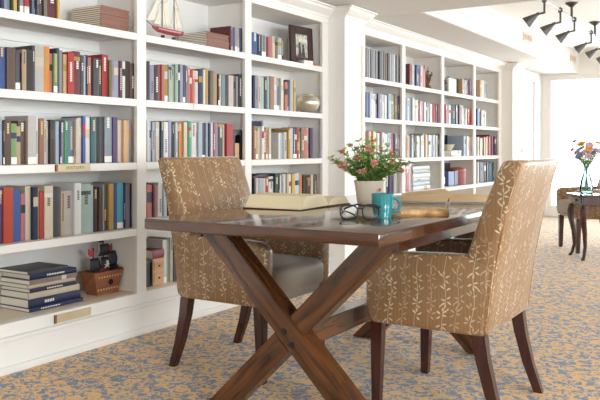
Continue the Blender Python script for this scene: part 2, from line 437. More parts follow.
# wall beyond the far bookcase: white panelled door and casing
m = MB(); m.box(XB, -2.9, 9.98, YFAR, 0, ZC-.002); struct(m.build('wall_left_far', M_WALL))
m = MB(); m.box(-2.9, -2.86, 10.06, 10.16, 0, 2.08); m.box(-2.9, -2.86, 10.96, 11.06, 0, 2.08); m.box(-2.9, -2.86, 10.16, 10.96, 1.99, 2.08)
struct(m.build('trim_6', M_WHITE))
m = MB(); m.box(-2.9, -2.885, 10.16, 10.96, .005, 1.99)
for z0, z1 in ((.2, .9), (1.05, 1.85)):
    for y0, y1 in ((10.24, 10.52), (10.6, 10.88)): m.box(-2.885, -2.875, y0, y1, z0, z1, .006, 1)
d = struct(m.build('door_1', M_WHITE))
MB().sphere((-2.845, 10.22, 1.0), .028).build('door_knob', M_STEEL, d, True)
m = MB(); m.box(-2.9, -2.888, 11.06, YFAR, 0, .12); m.box(XB, -2.9, YN, 1.98, 0, 0.001); struct(m.build('baseboard_left', M_WHITE))
m = MB(); m.box(-2.88, XR, YFAR-.012, YFAR, 0, .12); struct(m.build('baseboard_far', M_WHITE))

# ------------------------------------------------------------------ bookcases
def bookcase(label, U, zs, y_end0, y_end1, plates):
    """U: centre lines of the uprights; zs: tops of deck and shelves, ascending"""
    t = thing('bookcase', label, 'bookcase', (XF, U[0], 0)); O = Vector((-XF, -U[0], 0)); xf = Matrix.Translation(O)
    deck = zs[0]
    for i, u in enumerate(U):
        m = MB(); m.box(XB+.02, XF-.02, u-.012, u+.012, deck, 2.01)
        a, b = u-.036, u+.036
        if i == 0: a = y_end0
        if i == len(U)-1: b = y_end1
        m.box(XF-.025, XF, a, b, deck-.002, 2.012, .002, 1)
        if i == 0: m.box(XB+.02, XF-.025, a, u-.012, deck, 2.01)
        if i == len(U)-1: m.box(XB+.02, XF-.025, u+.012, b, deck, 2.01)
        m.build('upright', M_WHITE, t, xf=xf)
    MB().box(XB, XB+.02, y_end0, y_end1, 0, 2.13).build('back_panel', M_BACK, t, xf=xf)
    for bay in range(len(U)-1):
        a, b = U[bay]+.012, U[bay+1]-.012
        for k, z in enumerate(zs[1:]):
            m = MB(); m.box(XB+.02, XF-.026, a, b, z-.022, z); m.box(XF-.026, XF-.001, U[bay]+.037, U[bay+1]-.037, z-.04, z, .003, 2)
            m.box(XB+.02, XB+.036, a, b, z-.085, z-.022)                       # cleat at the back
            s = m.build('shelf', M_WHITE, t, xf=xf)
            for (pb, pk, y0, y1, mat, txt) in plates:
                if pb == bay and pk == k+1: plate(s, y0, y1, z-.036, z-.002, O, mat, txt)
    m = MB(); m.box(XB+.02, XF+.004, y_end0, y_end1, deck-.062, deck, .004, 2)
    dk = m.build('deck', [M_WHITE], t, xf=xf)
    MB().box(XB+.03, XF-.03, U[0]+.02, U[-1]-.02, deck, deck+.0006).build('deck_top', M_SHELFTOP, dk, uv='y', xf=xf)
    for (pb, pk, y0, y1, mat, txt) in plates:
        if pk == 0: plate(dk, y0, y1, deck-.053, deck-.012, O+Vector((.0045, 0, 0)), mat, txt)
    m = MB(); m.box(XB+.02, XF+.012, y_end0, y_end1, 0, deck-.062); m.box(XF+.012, XF+.022, y_end0, y_end1, deck-.082, deck-.062, .004, 1); m.box(XF+.012, XF+.03, y_end0, y_end1, 0, .035, .004, 1)
    m.build('plinth', M_WHITE, t, xf=xf)
    m = MB(); m.box(XB+.02, XF+.002, y_end0, y_end1, 2.012, 2.135, .003, 1)
    m.build('top_rail', M_WHITE, t, xf=xf)
    prof = [(XF, 2.055), (XF+.012, 2.055), (XF+.016, 2.07), (XF+.04, 2.085), (XF+.066, 2.105), (XF+.074, 2.122), (XF+.09, 2.124), (XF+.09, 2.136), (XF, 2.136)]
    MB().prism(prof, 'y', y_end0, y_end1).build('crown_moulding', M_WHITE, t, xf=xf)
    return t
def text_mesh(body, size, parent, loc, rot, mat, name='lettering', spacing=1.0):
    cu = bpy.data.curves.new(name, 'FONT'); cu.body = body; cu.size = size; cu.align_x = 'CENTER'; cu.align_y = 'CENTER'; cu.space_character = spacing; cu.extrude = .0003
    tmp = bpy.data.objects.new('tmp', cu); COL.objects.link(tmp)
    dg = bpy.context.evaluated_depsgraph_get(); me = bpy.data.meshes.new_from_object(tmp.evaluated_get(dg))
    bpy.data.objects.remove(tmp); me.materials.clear(); me.materials.append(mat)
    o = bpy.data.objects.new(name, me); COL.objects.link(o); o.parent = parent; o.location = loc; o.rotation_euler = rot
    return o
def plate(par, y0, y1, z0, z1, O, mat, txt):
    xf = Matrix.Translation(O)
    p = MB().box(XF-.002, XF+.008, y0, y1, z0, z1, .002, 1).build('label_holder', mat, par, xf=xf)
    if txt is not None:
        MB().box(XF-.001, XF+.0095, y0, y0+.012, z0, z1, .001, 1).build('end_clip', M_BROWNPLASTIC, p, xf=xf)
        if txt: text_mesh(txt, .022, p, (XF+.0084+O.x, (y0+y1)/2+.01+O.y, (z0+z1)/2), (PI/2, 0, PI/2), M_INK, spacing=1.35)
UN = [2.03, 3.042, 4.047, 5.065]; ZN = [.227, .585, .95, 1.30, 1.665]
UF = [5.545, 6.567, 7.578, 8.60, 9.57]; ZF = [.24, .60, .935, 1.295, 1.645]
bookcase('white built-in bookcase nearest the camera, three bays, left of the projecting pilaster', UN, ZN, 1.98, 5.124,
         [(0, 2, 2.445, 2.665, M_BRASS, 'HISTORY'), (0, 0, 2.435, 2.665, M_BRASS, ''), (1, 3, 3.48, 3.66, M_WHITE, None)])
bookcase('white built-in bookcase further away, four bays, behind the flowers beyond the pilaster', UF, ZF, 5.476, 9.659, [])
# left end of the near bookcase: plain wall return
struct(MB().box(XB, XF-.01, 1.6, 1.979, 0, ZC-.002).build('trim_7', M_WHITE))

# ------------------------------------------------------------------ books
BOOKROWS = [
('N1A',-2.985,'2163,18,232,navy 2182,19,246,lavender 2200,22,225,greyteal 2222,11,251,black 2233,19,238,yellow 2252,19,240,black 2271,22,228,grey 2293,28,232,red 2322,11,246,black 2333,14,225,slate 2347,17,251,red 2365,12,238,teal 2376,18,240,brown 2394,15,228,black 2409,21,232,taupe 2429,61,246,maroon 2490,15,225,yellow'),
('N1B',-2.980,'2160,37,195,blue 2196,48,200,brown 2245,27,181,charcoal 2272,6,178,black 2278,25,194,tan 2303,37,202,black 2339,17,224,charcoal 2357,52,223,greybeige 2409,36,224,orange 2444,18,197,pink 2463,24,200,green 2487,18,222,charcoal 2505,22,219,grey 2527,22,201,peach 2549,41,210,red 2590,42,225,maroon 2632,23,208,charcoal 2655,17,207,white 2671,13,206,navy 2685,27,203,salmon 2712,14,195,black 2725,34,200,charcoal 2759,28,200,darkbrown 2787,42,230,red 2829,21,202,olive 2851,14,204,grey 2865,36,203,lavender 2901,22,204,maroon 2924,22,200,white 2946,41,209,darkbrown 2987,38,196,brown'),
('N1C',-2.985,'2163,13,209,paleblue 2176,8,204,black 2184,35,210,brown 2219,33,197,green 2252,22,181,tan 2274,42,208,brown 2316,49,236,greybeige 2365,20,235,white 2385,29,226,pinkbrown 2414,18,227,cream 2432,12,217,paleblue 2444,33,216,darkbrown 2478,31,214,paleblue 2508,9,210,navy 2518,25,210,greymauve 2543,25,221,emerald 2568,35,217,slate 2603,23,228,cream 2626,26,234,palepink 2652,20,240,blue 2672,30,241,white 2703,37,242,teal 2740,38,241,black 2778,32,242,darkbrown 2810,54,246,greyblue 2863,36,248,purple 2900,37,233,cream 2937,41,234,peach 2978,27,235,grey'),
('N1D',-3.010,'2181,15,269,purple 2196,52,263,redorange 2248,45,251,blue 2293,8,245,black 2301,27,230,pink 2328,33,257,cream 2361,28,253,navy 2389,14,250,yellow 2403,26,234,red 2429,52,257,cream 2481,54,252,charcoal 2535,27,232,tan 2562,56,230,greybeige 2618,44,264,white 2662,68,256,mint 2730,23,252,paleblue 2753,37,232,darkbrown 2790,20,236,brown 2811,10,251,grey 2821,35,250,charcoal 2856,35,254,gold 2891,25,253,blue 2916,47,254,turquoise 2963,15,250,navy 2977,30,246,lavender 3007,19,243,black'),
('N2A',-2.985,'3900,18,164,maroon 3919,17,163,paleblue 3936,26,163,lavender 3962,31,164,grey 3993,21,164,cream 4014,21,164,slate'),
('N2B',-2.980,'3114,24,224,darkbrown 3138,36,204,lavender 3174,41,202,darkbrown 3215,29,211,red 3244,25,214,salmon 3269,30,217,gold 3299,26,219,mint 3324,26,216,cream 3350,26,224,mint 3377,18,226,black 3394,27,228,lavender 3421,22,231,charcoal 3443,18,227,slate 3462,23,223,salmon 3484,23,212,red 3507,28,209,salmon 3535,38,205,white 3573,38,221,navy 3611,19,218,white 3630,39,226,gold 3669,20,216,navy 3689,30,219,olive 3719,40,209,tan 3759,15,205,maroon 3774,15,206,white 3789,41,202,greyteal 3831,31,199,black 3862,11,201,maroon 3873,53,203,palepink 3926,32,207,olive 3958,22,209,grey 3980,33,218,black 4013,22,214,white'),
('N2C',-2.985,'3115,20,233,white 3135,20,234,lavender 3156,12,229,black 3168,25,229,paleblue 3192,33,230,cream 3226,25,234,navy 3251,43,235,white 3294,26,236,lavender 3320,17,234,purple 3337,18,234,darkgreen 3355,18,232,white 3373,18,229,navy 3390,50,236,orange 3440,32,238,cream 3472,32,239,emerald 3505,42,233,white 3547,29,234,tan 3575,39,235,paleblue 3614,39,237,charcoal 3653,20,237,paleblue 3673,20,238,navy 3693,20,239,white 3713,20,239,raspberry 3733,46,240,mauve 3779,47,238,charcoal 3826,21,236,cream 3847,69,237,red'),
('N2D',-3.010,'3145,41,232,salmon 3186,29,237,maroon 3215,25,224,pinkbrown 3240,38,240,white 3278,17,233,paleblue 3295,26,226,white 3321,35,231,navy 3356,35,230,grey 3392,45,222,brown 3437,37,226,cream'),
('N2E',-3.020,'3298,35,258,white 3332,26,261,mint 3359,27,264,cream 3385,27,255,charcoal 3412,36,246,white 3448,37,242,purple'),
('N3A',-2.985,'4147,71,157,blue 4218,24,156,charcoal 4242,49,154,grey 4291,37,152,white 4328,50,151,pink 4378,32,156,cream 4409,45,161,olive 4454,52,160,paleblue 4506,40,158,darkbrown'),
('N3B',-2.980,'4146,23,223,navy 4169,30,226,lavender 4199,30,221,cream 4229,42,224,mint 4271,43,227,navy 4314,31,230,mint 4345,50,234,pinkbrown 4396,45,238,cream 4440,45,230,slate 4486,26,230,white 4512,26,224,tan 4538,40,212,salmon 4578,27,230,navy 4605,27,232,paleblue 4633,27,234,white 4660,28,236,yellow'),
('N3C',-2.985,'4153,29,231,pinkbrown 4182,36,197,tan 4218,30,219,cream 4248,30,233,white 4278,43,199,red 4321,31,221,tan 4353,31,222,cream 4454,26,188,white 4480,26,189,paleblue 4506,40,189,grey 4546,40,190,white 4586,27,212,gold 4613,41,228,cream 4654,28,229,blue 4682,21,229,navy 4703,35,230,red 4738,43,231,yellow 4780,43,232,taupe 4823,44,233,salmon 4867,29,234,cream 4896,37,234,purple'),
('N3D',-3.010,'4194,22,237,black 4216,34,236,palepink 4250,46,235,paleblue 4295,46,233,cream 4342,47,238,red 4389,60,237,white 4449,37,257,darkgreen 4486,25,256,black 4511,25,248,white 4535,25,247,grey 4560,51,253,white 4611,26,252,cream 4637,52,250,white 4689,40,249,yellow 4729,54,255,white 4782,27,254,lavender 4810,41,245,orange 4851,56,236,darkbrown 4907,57,234,brown 4963,43,240,cream 5007,44,231,taupe'),
('F1A',-2.985,'5849,22,264,grey 5871,22,264,white 5894,23,264,silver 5917,23,264,grey 5940,23,264,grey 5963,23,264,taupe 5986,28,265,silver 6014,28,265,charcoal 6042,28,266,silver 6070,28,266,silver 6099,29,265,charcoal 6128,34,265,silver 6162,34,265,grey 6196,29,267,taupe 6225,29,267,taupe 6255,30,268,taupe 6285,30,268,charcoal 6316,30,267,taupe 6346,30,267,silver 6377,31,267,silver 6408,31,267,white 6439,31,267,slate 6470,31,267,grey 6503,21,267,silver 6524,21,267,taupe'),
('F1B',-2.980,'5840,40,229,blue 5880,40,224,blue 5921,55,226,white 5976,55,221,white 6032,38,227,grey 6070,48,225,purple 6118,48,228,paleblue 6166,39,223,white 6205,39,218,white 6245,40,227,slate 6285,61,230,paleblue 6346,41,234,olive 6387,42,236,gold 6429,63,240,olive 6492,53,234,purple'),
('F1C',-2.985,'5849,45,236,red 5894,36,237,cream 5931,55,238,salmon 5986,37,239,yellow 6023,47,240,white 6070,47,235,white 6118,58,241,maroon 6176,59,234,white 6235,59,229,white 6296,41,236,paleblue 6337,41,231,paleblue 6377,62,237,raspberry 6439,53,229,greymauve 6492,53,224,greymauve'),
('F1D',-3.010,'5898,46,296,white 5944,46,291,white 5991,52,294,grey 6043,52,289,grey 6095,44,292,cream 6139,44,287,cream 6184,55,291,red 6239,74,290,white 6313,76,288,black 6389,77,287,purple 6466,39,285,white 6505,39,280,white'),
('F2A',-2.985,'6764,48,214,maroon 6812,48,209,maroon 6861,74,213,white 6936,50,219,blue 6986,51,213,mauve 7037,52,218,palepink 7088,78,204,pink'),
('F2B',-2.980,'6705,69,224,paleblue 6774,70,229,navy 6844,60,224,white 6904,60,219,white 6963,49,210,pink 7012,49,205,pink 7062,75,215,mauve 7137,51,208,white 7187,26,210,black 7213,78,203,grey 7291,53,197,white 7344,53,192,white 7397,40,202,red 7437,40,197,red 7478,41,206,mauve 7519,41,201,mauve'),
('F2C',-2.985,'6716,57,223,tan 6773,57,218,tan 6830,41,224,paleblue 6871,41,219,paleblue 6912,36,225,darkgreen 6947,48,216,white 6995,48,211,white 7044,74,217,paleblue 7117,50,239,tan 7167,50,234,tan 7218,51,231,white 7269,51,226,white 7320,52,232,paleblue 7372,52,227,paleblue 7425,40,234,white 7465,40,229,white 7506,55,245,teal'),
('F2D',-3.010,'6772,73,282,red 6845,74,270,white'),
('F3A',-2.985,'8260,56,182,tan 8316,42,177,white 8358,42,172,white 8401,58,184,blue 8458,58,204,mauve 8516,58,199,mauve'),
('F3B',-2.980,'7744,43,206,red 7786,72,209,teal 7858,58,212,white 7916,44,216,navy 7960,44,211,navy 8005,45,221,teal 8050,45,216,teal 8095,61,225,mauve 8157,62,228,maroon 8219,63,220,grey 8282,42,201,white 8324,42,196,white 8367,42,191,white 8410,33,193,black 8443,44,197,red 8487,44,192,red 8531,44,187,red'),
('F3C',-2.985,'8327,40,235,paleblue 8367,40,230,paleblue 8408,41,236,white 8449,41,231,white 8491,42,226,palepink 8533,42,221,palepink'),
('F4A',-2.985,'8894,75,220,tan 8969,76,226,cream 9045,77,220,grey 9123,39,188,charcoal 9162,39,183,charcoal'),
('F4B',-2.980,'8786,74,209,blue 8860,56,212,black 8916,57,202,grey 8973,45,206,cream 9018,45,201,cream 9063,45,196,cream 9107,59,187,darkbrown 9166,59,182,darkbrown'),
('F4C',-2.985,'8801,46,229,white 8847,46,224,white 8894,75,218,cream 8969,76,206,charcoal 9045,58,232,tan 9103,58,227,tan 9162,59,246,red 9221,59,241,red 9281,61,261,maroon 9342,61,256,maroon 9403,55,250,purple 9458,55,245,purple 9513,55,240,purple'),
('F4D',-3.010,'8875,42,258,white 8917,42,253,white 8959,68,257,navy 9027,52,255,grey 9079,52,250,grey 9131,53,253,black 9184,53,248,black 9237,48,251,slate 9285,48,246,slate 9333,48,241,slate 9383,62,248,teal 9445,62,243,teal 9508,62,238,teal'),
]
SH = dict(A=('top', 4), B=('second', 3), C=('third', 2), D=('fourth', 1), E=('bottom', 0))
BAYS = dict(N=['left bay of near bookcase', 'middle bay of near bookcase', 'right bay of near bookcase'],
            F=['first bay of far bookcase', 'second bay of far bookcase', 'third bay of far bookcase', 'last bay of far bookcase'])
LIGHTC = {'white', 'cream', 'paleblue', 'silver', 'greybeige', 'palepink', 'yellow', 'peach', 'mint', 'grey', 'tan', 'lavender'}
MEDIUM = list(PAL)
def make_book(loc, t, h, w, col, rng, far=False, plain=False):
    """upright book, spine facing +x at x = 0, thickness along +y"""
    m = MB(); bt = min(.0025, t*.16)
    hard = t > .016 and rng.random() < .7
    bulge = min(.0045, t*.14) if hard else .0008
    out = [(-w, 0)]+[(-bulge+bulge*math.sin(PI*k/6), t*k/6) for k in range(7)]+[(-w, t)]
    inn = [(-w, bt)]+[(-bulge-bt*1.2+0*k, bt+(t-2*bt)*k/6) for k in range(7)]+[(-w, t-bt)]
    zs = [0]; kinds = []
    def seg(z, k):
        if z-zs[-1] > .002 and z < h-.003: zs.append(z); kinds.append(k)
    if not far and not plain and rng.random() < .2: seg(.004, 0); seg(.036, 2)
    style = plain if isinstance(plain, float) else 1 if plain else rng.random()*1.35
    if style < .32:
        a = rng.uniform(.55, .8); seg(h*a, 0)
        for i in range(rng.randint(5, 9)): seg(zs[-1]+.0055, 4); seg(zs[-1]+.0028, 0)
        if rng.random() < .5: seg(zs[-1]+.02, 1)
    elif style < .56:
        a = rng.uniform(.2, .35); seg(h*a, 0)
        for i in range(rng.randint(6, 14)): seg(zs[-1]+.006, 4); seg(zs[-1]+.004, 0)
    elif style < .78:
        seg(h*rng.uniform(.55, .66), 0); seg(h*rng.uniform(.72, .86), 1)
    zs.append(h); kinds.append(0)
    n = len(out); rows = []
    for z in zs: rows.append(([m.bm.verts.new((x, y, z)) for x, y in out], [m.bm.verts.new((x, y, z)) for x, y in inn]))
    for i, k in enumerate(kinds):
        (oa, ia), (ob, ib) = rows[i], rows[i+1]
        for j in range(n-1):
            spine = 1 <= j <= 6
            m.mi = 0
            if spine and k == 1: m.mi = 1
            if spine and k == 2: m.mi = 2
            if k == 4 and 3 <= j <= 4: m.mi = 3
            m.face([oa[j], oa[j+1], ob[j+1], ob[j]]); m.mi = 0
            m.face([ia[j+1], ia[j], ib[j], ib[j+1]])
        for e in (0, n-1): m.face([oa[e], ob[e], ib[e], ia[e]])
    for (o_, i_), rev in ((rows[0], 0), (rows[-1], 1)):
        for j in range(n-1): m.face([o_[j], i_[j], i_[j+1], o_[j+1]] if not rev else [o_[j], o_[j+1], i_[j+1], i_[j]])
    band = 'cream' if plain == .7 else rng.choice([c for c in ('white', 'cream', 'black', 'red', 'navy', 'gold', 'charcoal') if c != col])
    ink = M_INK if col in LIGHTC else (M_GOLDINK if rng.random() < .4 and plain != .4 else M_STICK)
    o = m.build('book', [BM[col], BM[band], M_STICK, ink], None, True, angle=50)
    o.location = loc
    p = MB(); e = .004 if hard else .001
    p.box(-w+e, -bulge-bt*1.2-.0002, bt+.0002, t-bt-.0002, e*.8, h-e*.8)
    p.build('page_block', M_PAGE, o)
    return o
ALLBOOKS = []
for key, sx, txt in BOOKROWS:
    rng = random.Random(key); case, bay, sh = key[0], int(key[1])-1, key[2]
    z = (ZN if case == 'N' else ZF)[SH[sh][1]]
    z += .0012 if sh == 'E' else .0006
    items = [it.split(',') for it in txt.split()]
    tot = {}; cur = 0; hi = (UN if case == 'N' else UF)[bay+1]-.0135
    for it in items: tot[it[3]] = tot.get(it[3], 0)+1
    seen = {}
    for y, t, h, colr in items:
        y, t, h = int(y)/1000, int(t)/1000, int(h)/1000
        w = rng.uniform(.135, .205); dx = rng.uniform(-.014, .010); dx = min(dx, -2.978-sx)
        y0 = max(y, cur); y1 = min(y+t, hi); t = y1-y0
        if t < .004: continue
        cur = y1
        o = make_book((sx+dx, y0+.0005, z), t-.0014, h+rng.uniform(-.004, .004), min(w, sx+dx-XB-.045), colr, rng, far=(case == 'F'), plain=(key == 'F1A'))
        ALLBOOKS.append((t*h/(o.location.x**2+o.location.y**2), o)); seen[colr] = seen.get(colr, 0)+1; k = seen[colr]; cn = NICE.get(colr, colr)
        size = ('thick ' if t > .042 else 'thin ' if t < .02 else '')+('tall ' if h > .236 else 'short ' if h < .2 else '')
        lead = 'the only %s one' % cn if tot[colr] == 1 else '%s %s one from left' % (ORD[k-1], cn)
        for sz in (size, size.split(' ')[0]+' ' if size else '', ''):
            lab = '%s%s book, %s, %s shelf, %s' % (sz, cn, lead, SH[sh][0], BAYS[case][bay])
            if len(lab.replace('-', ' ').replace(',', ' ').split()) <= 16: break
        else: lab = 'book, %s, %s shelf, %s' % (lead, SH[sh][0], BAYS[case][bay])
        tag(o, lab, 'book', 'books standing on the %s shelf of the %s' % (SH[sh][0], BAYS[case][bay]))

# flat stacks
def flat_book(cx, cy, z, wy, dx, t, col, rng, rz=0, plain=False):
    """book lying flat: spine along y facing +x; wy spine length, dx board width; centre of the spine at cx, cy"""
    o = make_book((0, 0, 0), t, wy, dx, col, rng, plain=plain)
    # local z (book height) -> world +y, local y (thickness) -> world z
    R = Matrix.Rotation(rz, 4, 'Z') @ Matrix(((1, 0, 0, 0), (0, 0, 1, 0), (0, 1, 0, 0), (0, 0, 0, 1)))
    o.data.transform(R); o.data.flip_normals()
    for ch in o.children: ch.data.transform(R); ch.data.flip_normals()
    off = Matrix.Rotation(rz, 4, 'Z') @ Vector((0, -wy/2, 0))
    o.location = (cx+off.x, cy+off.y, z)
    return o
rng = random.Random(3)
def journals(y0, wy, n, h, side, zb):
    t = h/n
    for k in range(n):
        o = flat_book(-2.99+rng.uniform(-.004, .004), y0+wy/2+rng.uniform(-.003, .003), zb+k*t, wy, .23, t-.0003, 'pinkbrown', rng, plain=True)
        w = 'top' if k == n-1 else 'bottom' if k == 0 else None
        pos = ('topmost' if w == 'top' else 'lowest' if w == 'bottom' else ORD[n-1-k]+' from top')
        tag(o, 'thin brown journal, %s of flat stack on top shelf, near bookcase, %s bay' % (pos, side), 'book', 'flat stack of brown journals in the %s bay' % side)
journals(2.775, .205, 11, .122, 'left', 1.6656)
journals(3.66, .222, 9, .098, 'middle', 1.6656)
ZD = .2282
stack = [('navy', .019, .335, 'dark navy book with white spine lettering, lowest of the bottom shelf stack'), ('navy', .042, .325, 'thick navy book with white lettering, second from bottom of the shelf stack'),
 ('cream', .032, .315, 'thick cream-spined book between navy books in the bottom shelf stack'), ('plum', .020, .29, 'dark purple book in middle of the bottom shelf stack'),
 ('cream', .019, .295, 'thin cream book under the grey-brown one in the bottom shelf stack'), ('taupe', .023, .295, 'grey-brown book with pale title panel in the bottom shelf stack'),
 ('navy', .027, .285, 'dark blue book with white title, second from top of the shelf stack'), ('charcoal', .016, .25, 'charcoal-grey hardback on top of the bottom shelf stack')]
z = ZD
for i, (cl, t, wy, lab) in enumerate(stack):
    o = flat_book(-3.04-[0, .006, .01, .004, .012, .004, .008, .014][i], 2.368+wy/2+[0, 0, .004, .006, .0, .004, .012, .0][i], z, wy, .225, t-.0003, cl, rng, rz=[0, .01, -.01, .015, 0, .012, -.01, .02][i], plain=[.4, .4, True, .4, True, .7, .4, True][i])
    tag(o, lab, 'book', 'flat stack of books on the bottom shelf'); z += t
# flat stack in the far bookcase
z = ZF[1]+.0006
for i, (cl, t) in enumerate([('white', .042), ('paleblue', .04), ('silver', .045), ('white', .04), ('greyblue', .042), ('white', .035)]):
    o = flat_book(-3.0-.004*(i % 3), 7.13, z, .44, .22, t-.0003, cl, rng)
    tag(o, '%s book, %s from bottom of the flat stack on fourth shelf of far bookcase' % (NICE.get(cl, cl), ORD[i]), 'book', 'flat stack in the far bookcase'); z += t
z = ZF[2]+.0006
for i, (cl, t) in enumerate([('cream', .03), ('white', .035)]):
    o = flat_book(-3.0, 8.12, z, .32, .2, t-.0003, cl, rng)
    tag(o, '%s book lying flat on third shelf, third bay of far bookcase' % cl, 'book'); z += t

# past about 300 books: the ones that show smallest become one mass of books
def merge_small():
    ALLBOOKS.sort(key=lambda q: -q[0])
    flat = sum(1 for o in COL.objects if o.get('category') == 'book') - len(ALLBOOKS)
    rest = [o for _, o in ALLBOOKS[300-flat-5:]]
    bm = bmesh.new(); mats = []; bpy.context.view_layer.update()
    for o in rest:
        for q in [o]+list(o.children):
            mm = q.data.copy(); mm.transform(q.matrix_world)
            for p in mm.polygons:
                mt_ = q.data.materials[p.material_index]
                if mt_ not in mats: mats.append(mt_)
                p.material_index = mats.index(mt_)
            bm.from_mesh(mm); bpy.data.meshes.remove(mm)
    me = bpy.data.meshes.new('books'); bm.to_mesh(me); bm.free()
    for m_ in mats: me.materials.append(m_)
    o_ = bpy.data.objects.new('books', me); COL.objects.link(o_)
    tag(o_, 'remaining thin and distant books standing between the others on both bookcases', 'books', None, 'stuff')
    for o in rest:
        for q in list(o.children): bpy.data.objects.remove(q)
        bpy.data.objects.remove(o)
# ------------------------------------------------------------------ ornaments on the shelves
def rotz(p, a): return (p[0]*math.cos(a)-p[1]*math.sin(a), p[0]*math.sin(a)+p[1]*math.cos(a), p[2])
# tall ship model (local x = along the hull)
t = thing('model_ship', 'model sailing ship with cream sails and red hull, top shelf, middle bay', 'model ship', (-3.08, 3.40, ZN[4]+.0006), -PI/2+.03)
m = MB(); m.box(-.10, .08, -.012, .012, 0, .006); m.box(-.055, -.043, -.01, .01, .006, .042); m.box(.043, .055, -.01, .01, .006, .042); m.build('stand', M_FRAME, t)
def hull(stations, keel, deck, mat, nm, par, open_=False):
    stations = [(x*.95, w*.8, .084+(zk-.084)*.75, .084+(zd-.084)*.75) for x, w, zk, zd in stations]
    m = MB(); rings = []
    for x, w, zk, zd in stations:
        rings.append([(x, -w, zd), (x, -w*.92, (zd*2+zk)/3), (x, -w*.45, zk+.004), (x, 0, zk), (x, w*.45, zk+.004), (x, w*.92, (zd*2+zk)/3), (x, w, zd)])
    m.loft(rings); return m.build(nm, mat, par, True)
hull([(-.15, .006, .062, .09), (-.13, .022, .048, .086), (-.07, .033, .04, .08), (.03, .034, .04, .079), (.1, .024, .045, .083), (.15, .003, .07, .092)], 0, 0, M_HULLRED, 'hull', t)
hull([(-.10, .0335, .052, .072), (-.05, .0352, .05, .07), (.03, .036, .05, .07), (.11, .023, .056, .074)], 0, 0, M_HULLPINK, 'hull_band', t)
m = MB(); m.box(-.12, .11, -.02, .02, .078, .084, .002, 1); m.build('deck', M_TOYWOOD, t)
for mx, hh in ((-.055, .31), (.055, .345)):
    MB().tube([(mx, 0, .08), (mx, 0, hh)], .0032, 6).build('mast', M_TWIG, t)
def sail(quad, bel):
    m = MB(); rings = []; (a_, b_, c_, d_) = [Vector(q) for q in quad]
    for i in range(7):
        f = i/6; l_, r_ = a_.lerp(d_, f), b_.lerp(c_, f); rings.append([l_.lerp(r_, j/6)+Vector((0, bel*math.sin(PI*j/6)*math.sin(PI*min(1, f+.15)), 0)) for j in range(7)])
    m.loft(rings, cap=False, closed=False); o = m.build('sail', M_SAIL, t, True); sd = o.modifiers.new('thick', 'SOLIDIFY'); sd.thickness = .0012
sail(((-.135, 0, .10), (-.062, 0, .10), (-.060, 0, .215), (-.105, 0, .235)), -.015)
sail(((-.03, 0, .10), (.046, 0, .10), (.050, 0, .235), (.0, 0, .265)), -.015)
sail(((-.1, 0, .245), (-.062, 0, .222), (-.058, 0, .29), (-.066, 0, .292)), -.006)
sail(((.005, 0, .275), (.049, 0, .245), (.052, 0, .325), (.044, 0, .327)), -.006)
m = MB(); m.tube([(.14, 0, .088), (.21, 0, .115)], .0025, 6); m.build('bowsprit', M_TWIG, t)
m = MB()
for a, b in (((.205, 0, .113), (.055, 0, .34)), ((.055, 0, .34), (-.055, 0, .305)), ((-.055, 0, .305), (-.15, 0, .09)),
             ((-.055, .03, .082), (-.055, 0, .25)), ((-.055, -.03, .082), (-.055, 0, .25)), ((.055, .033, .08), (.055, 0, .27)), ((.055, -.033, .08), (.055, 0, .27)), ((.19, 0, .105), (.055, 0, .25))):
    m.tube([a, b], .0009, 4)
m.build('rigging', M_ROPE, t)
# jib sails
for a, b, c in (((.188, 0, .112), (.125, 0, .12), (.085, 0, .27)), ((.13, 0, .10), (.08, 0, .102), (.068, 0, .2))):
    m = MB(); m.loft([[Vector(a)+Vector((0, s, 0)), Vector(b)+Vector((0, s+.006, 0)), Vector(c)+Vector((0, s, 0))] for s in (-.0006, .0006)]); m.build('jib', M_SAIL, t)

# wooden pirate ship toy
t = thing('toy_ship', 'wooden pirate ship toy with black sails and red flags on bottom shelf', 'toy ship', (-3.12, 2.912, ZD), PI/2); t.scale = (.9, .9, 1.0)
# local x -> +Y, local y -> -X (away from room is +y)
m = MB(); m.loft([[(-.088, -.05, 0), (.078, -.05, 0), (.078, .05, 0), (-.088, .05, 0)], [(-.122, -.064, .118), (.108, -.064, .118), (.108, .064, .118), (-.122, .064, .118)]]); m.build('hull', M_TOYWOOD, t, uv='x')
m = MB()
m.box(-.126, .112, -.069, -.060, .116, .128, .002, 1); m.box(-.126, .112, .060, .069, .116, .128, .002, 1); m.box(-.129, -.120, -.06, .06, .116, .128, .002, 1); m.box(.104, .114, -.06, .06, .116, .134, .002, 1)
m.build('rail', M_TOYWOOD, t, uv='x')
m = MB()
for i in range(9):
    x = -.085+i*.0215
    for z, yy in ((.098, -.0632), (.03, -.0555)):
        m.box(x-.005, x+.005, yy-.002, yy+.004, z-.005, z+.005, .001, 1)
tag(m.build('studs', M_LIGHTWOOD, t), kind='stuff')
R = Matrix.Rotation(PI/2+.16, 4, 'X')
m = MB(); m.lathe([(.0, -.002), (.017, -.002), (.017, .004), (.0, .004)], 14, (.01, -.0595, .065), rot=R.to_3x3()); m.build('cannon_port', M_BLACK, t)
m = MB(); m.tube([(.035, -.03, .135), (.045, -.085, .15)], [.012, .009], 10); m.build('cannon', M_BLACK, t, True)
for mx, my, hh in ((-.075, 0, .235), (.005, 0, .285), (.078, .01, .245)):
    MB().tube([(mx, my, .11), (mx, my, hh+.02)], .004, 6).build('mast', M_FRAME, t)
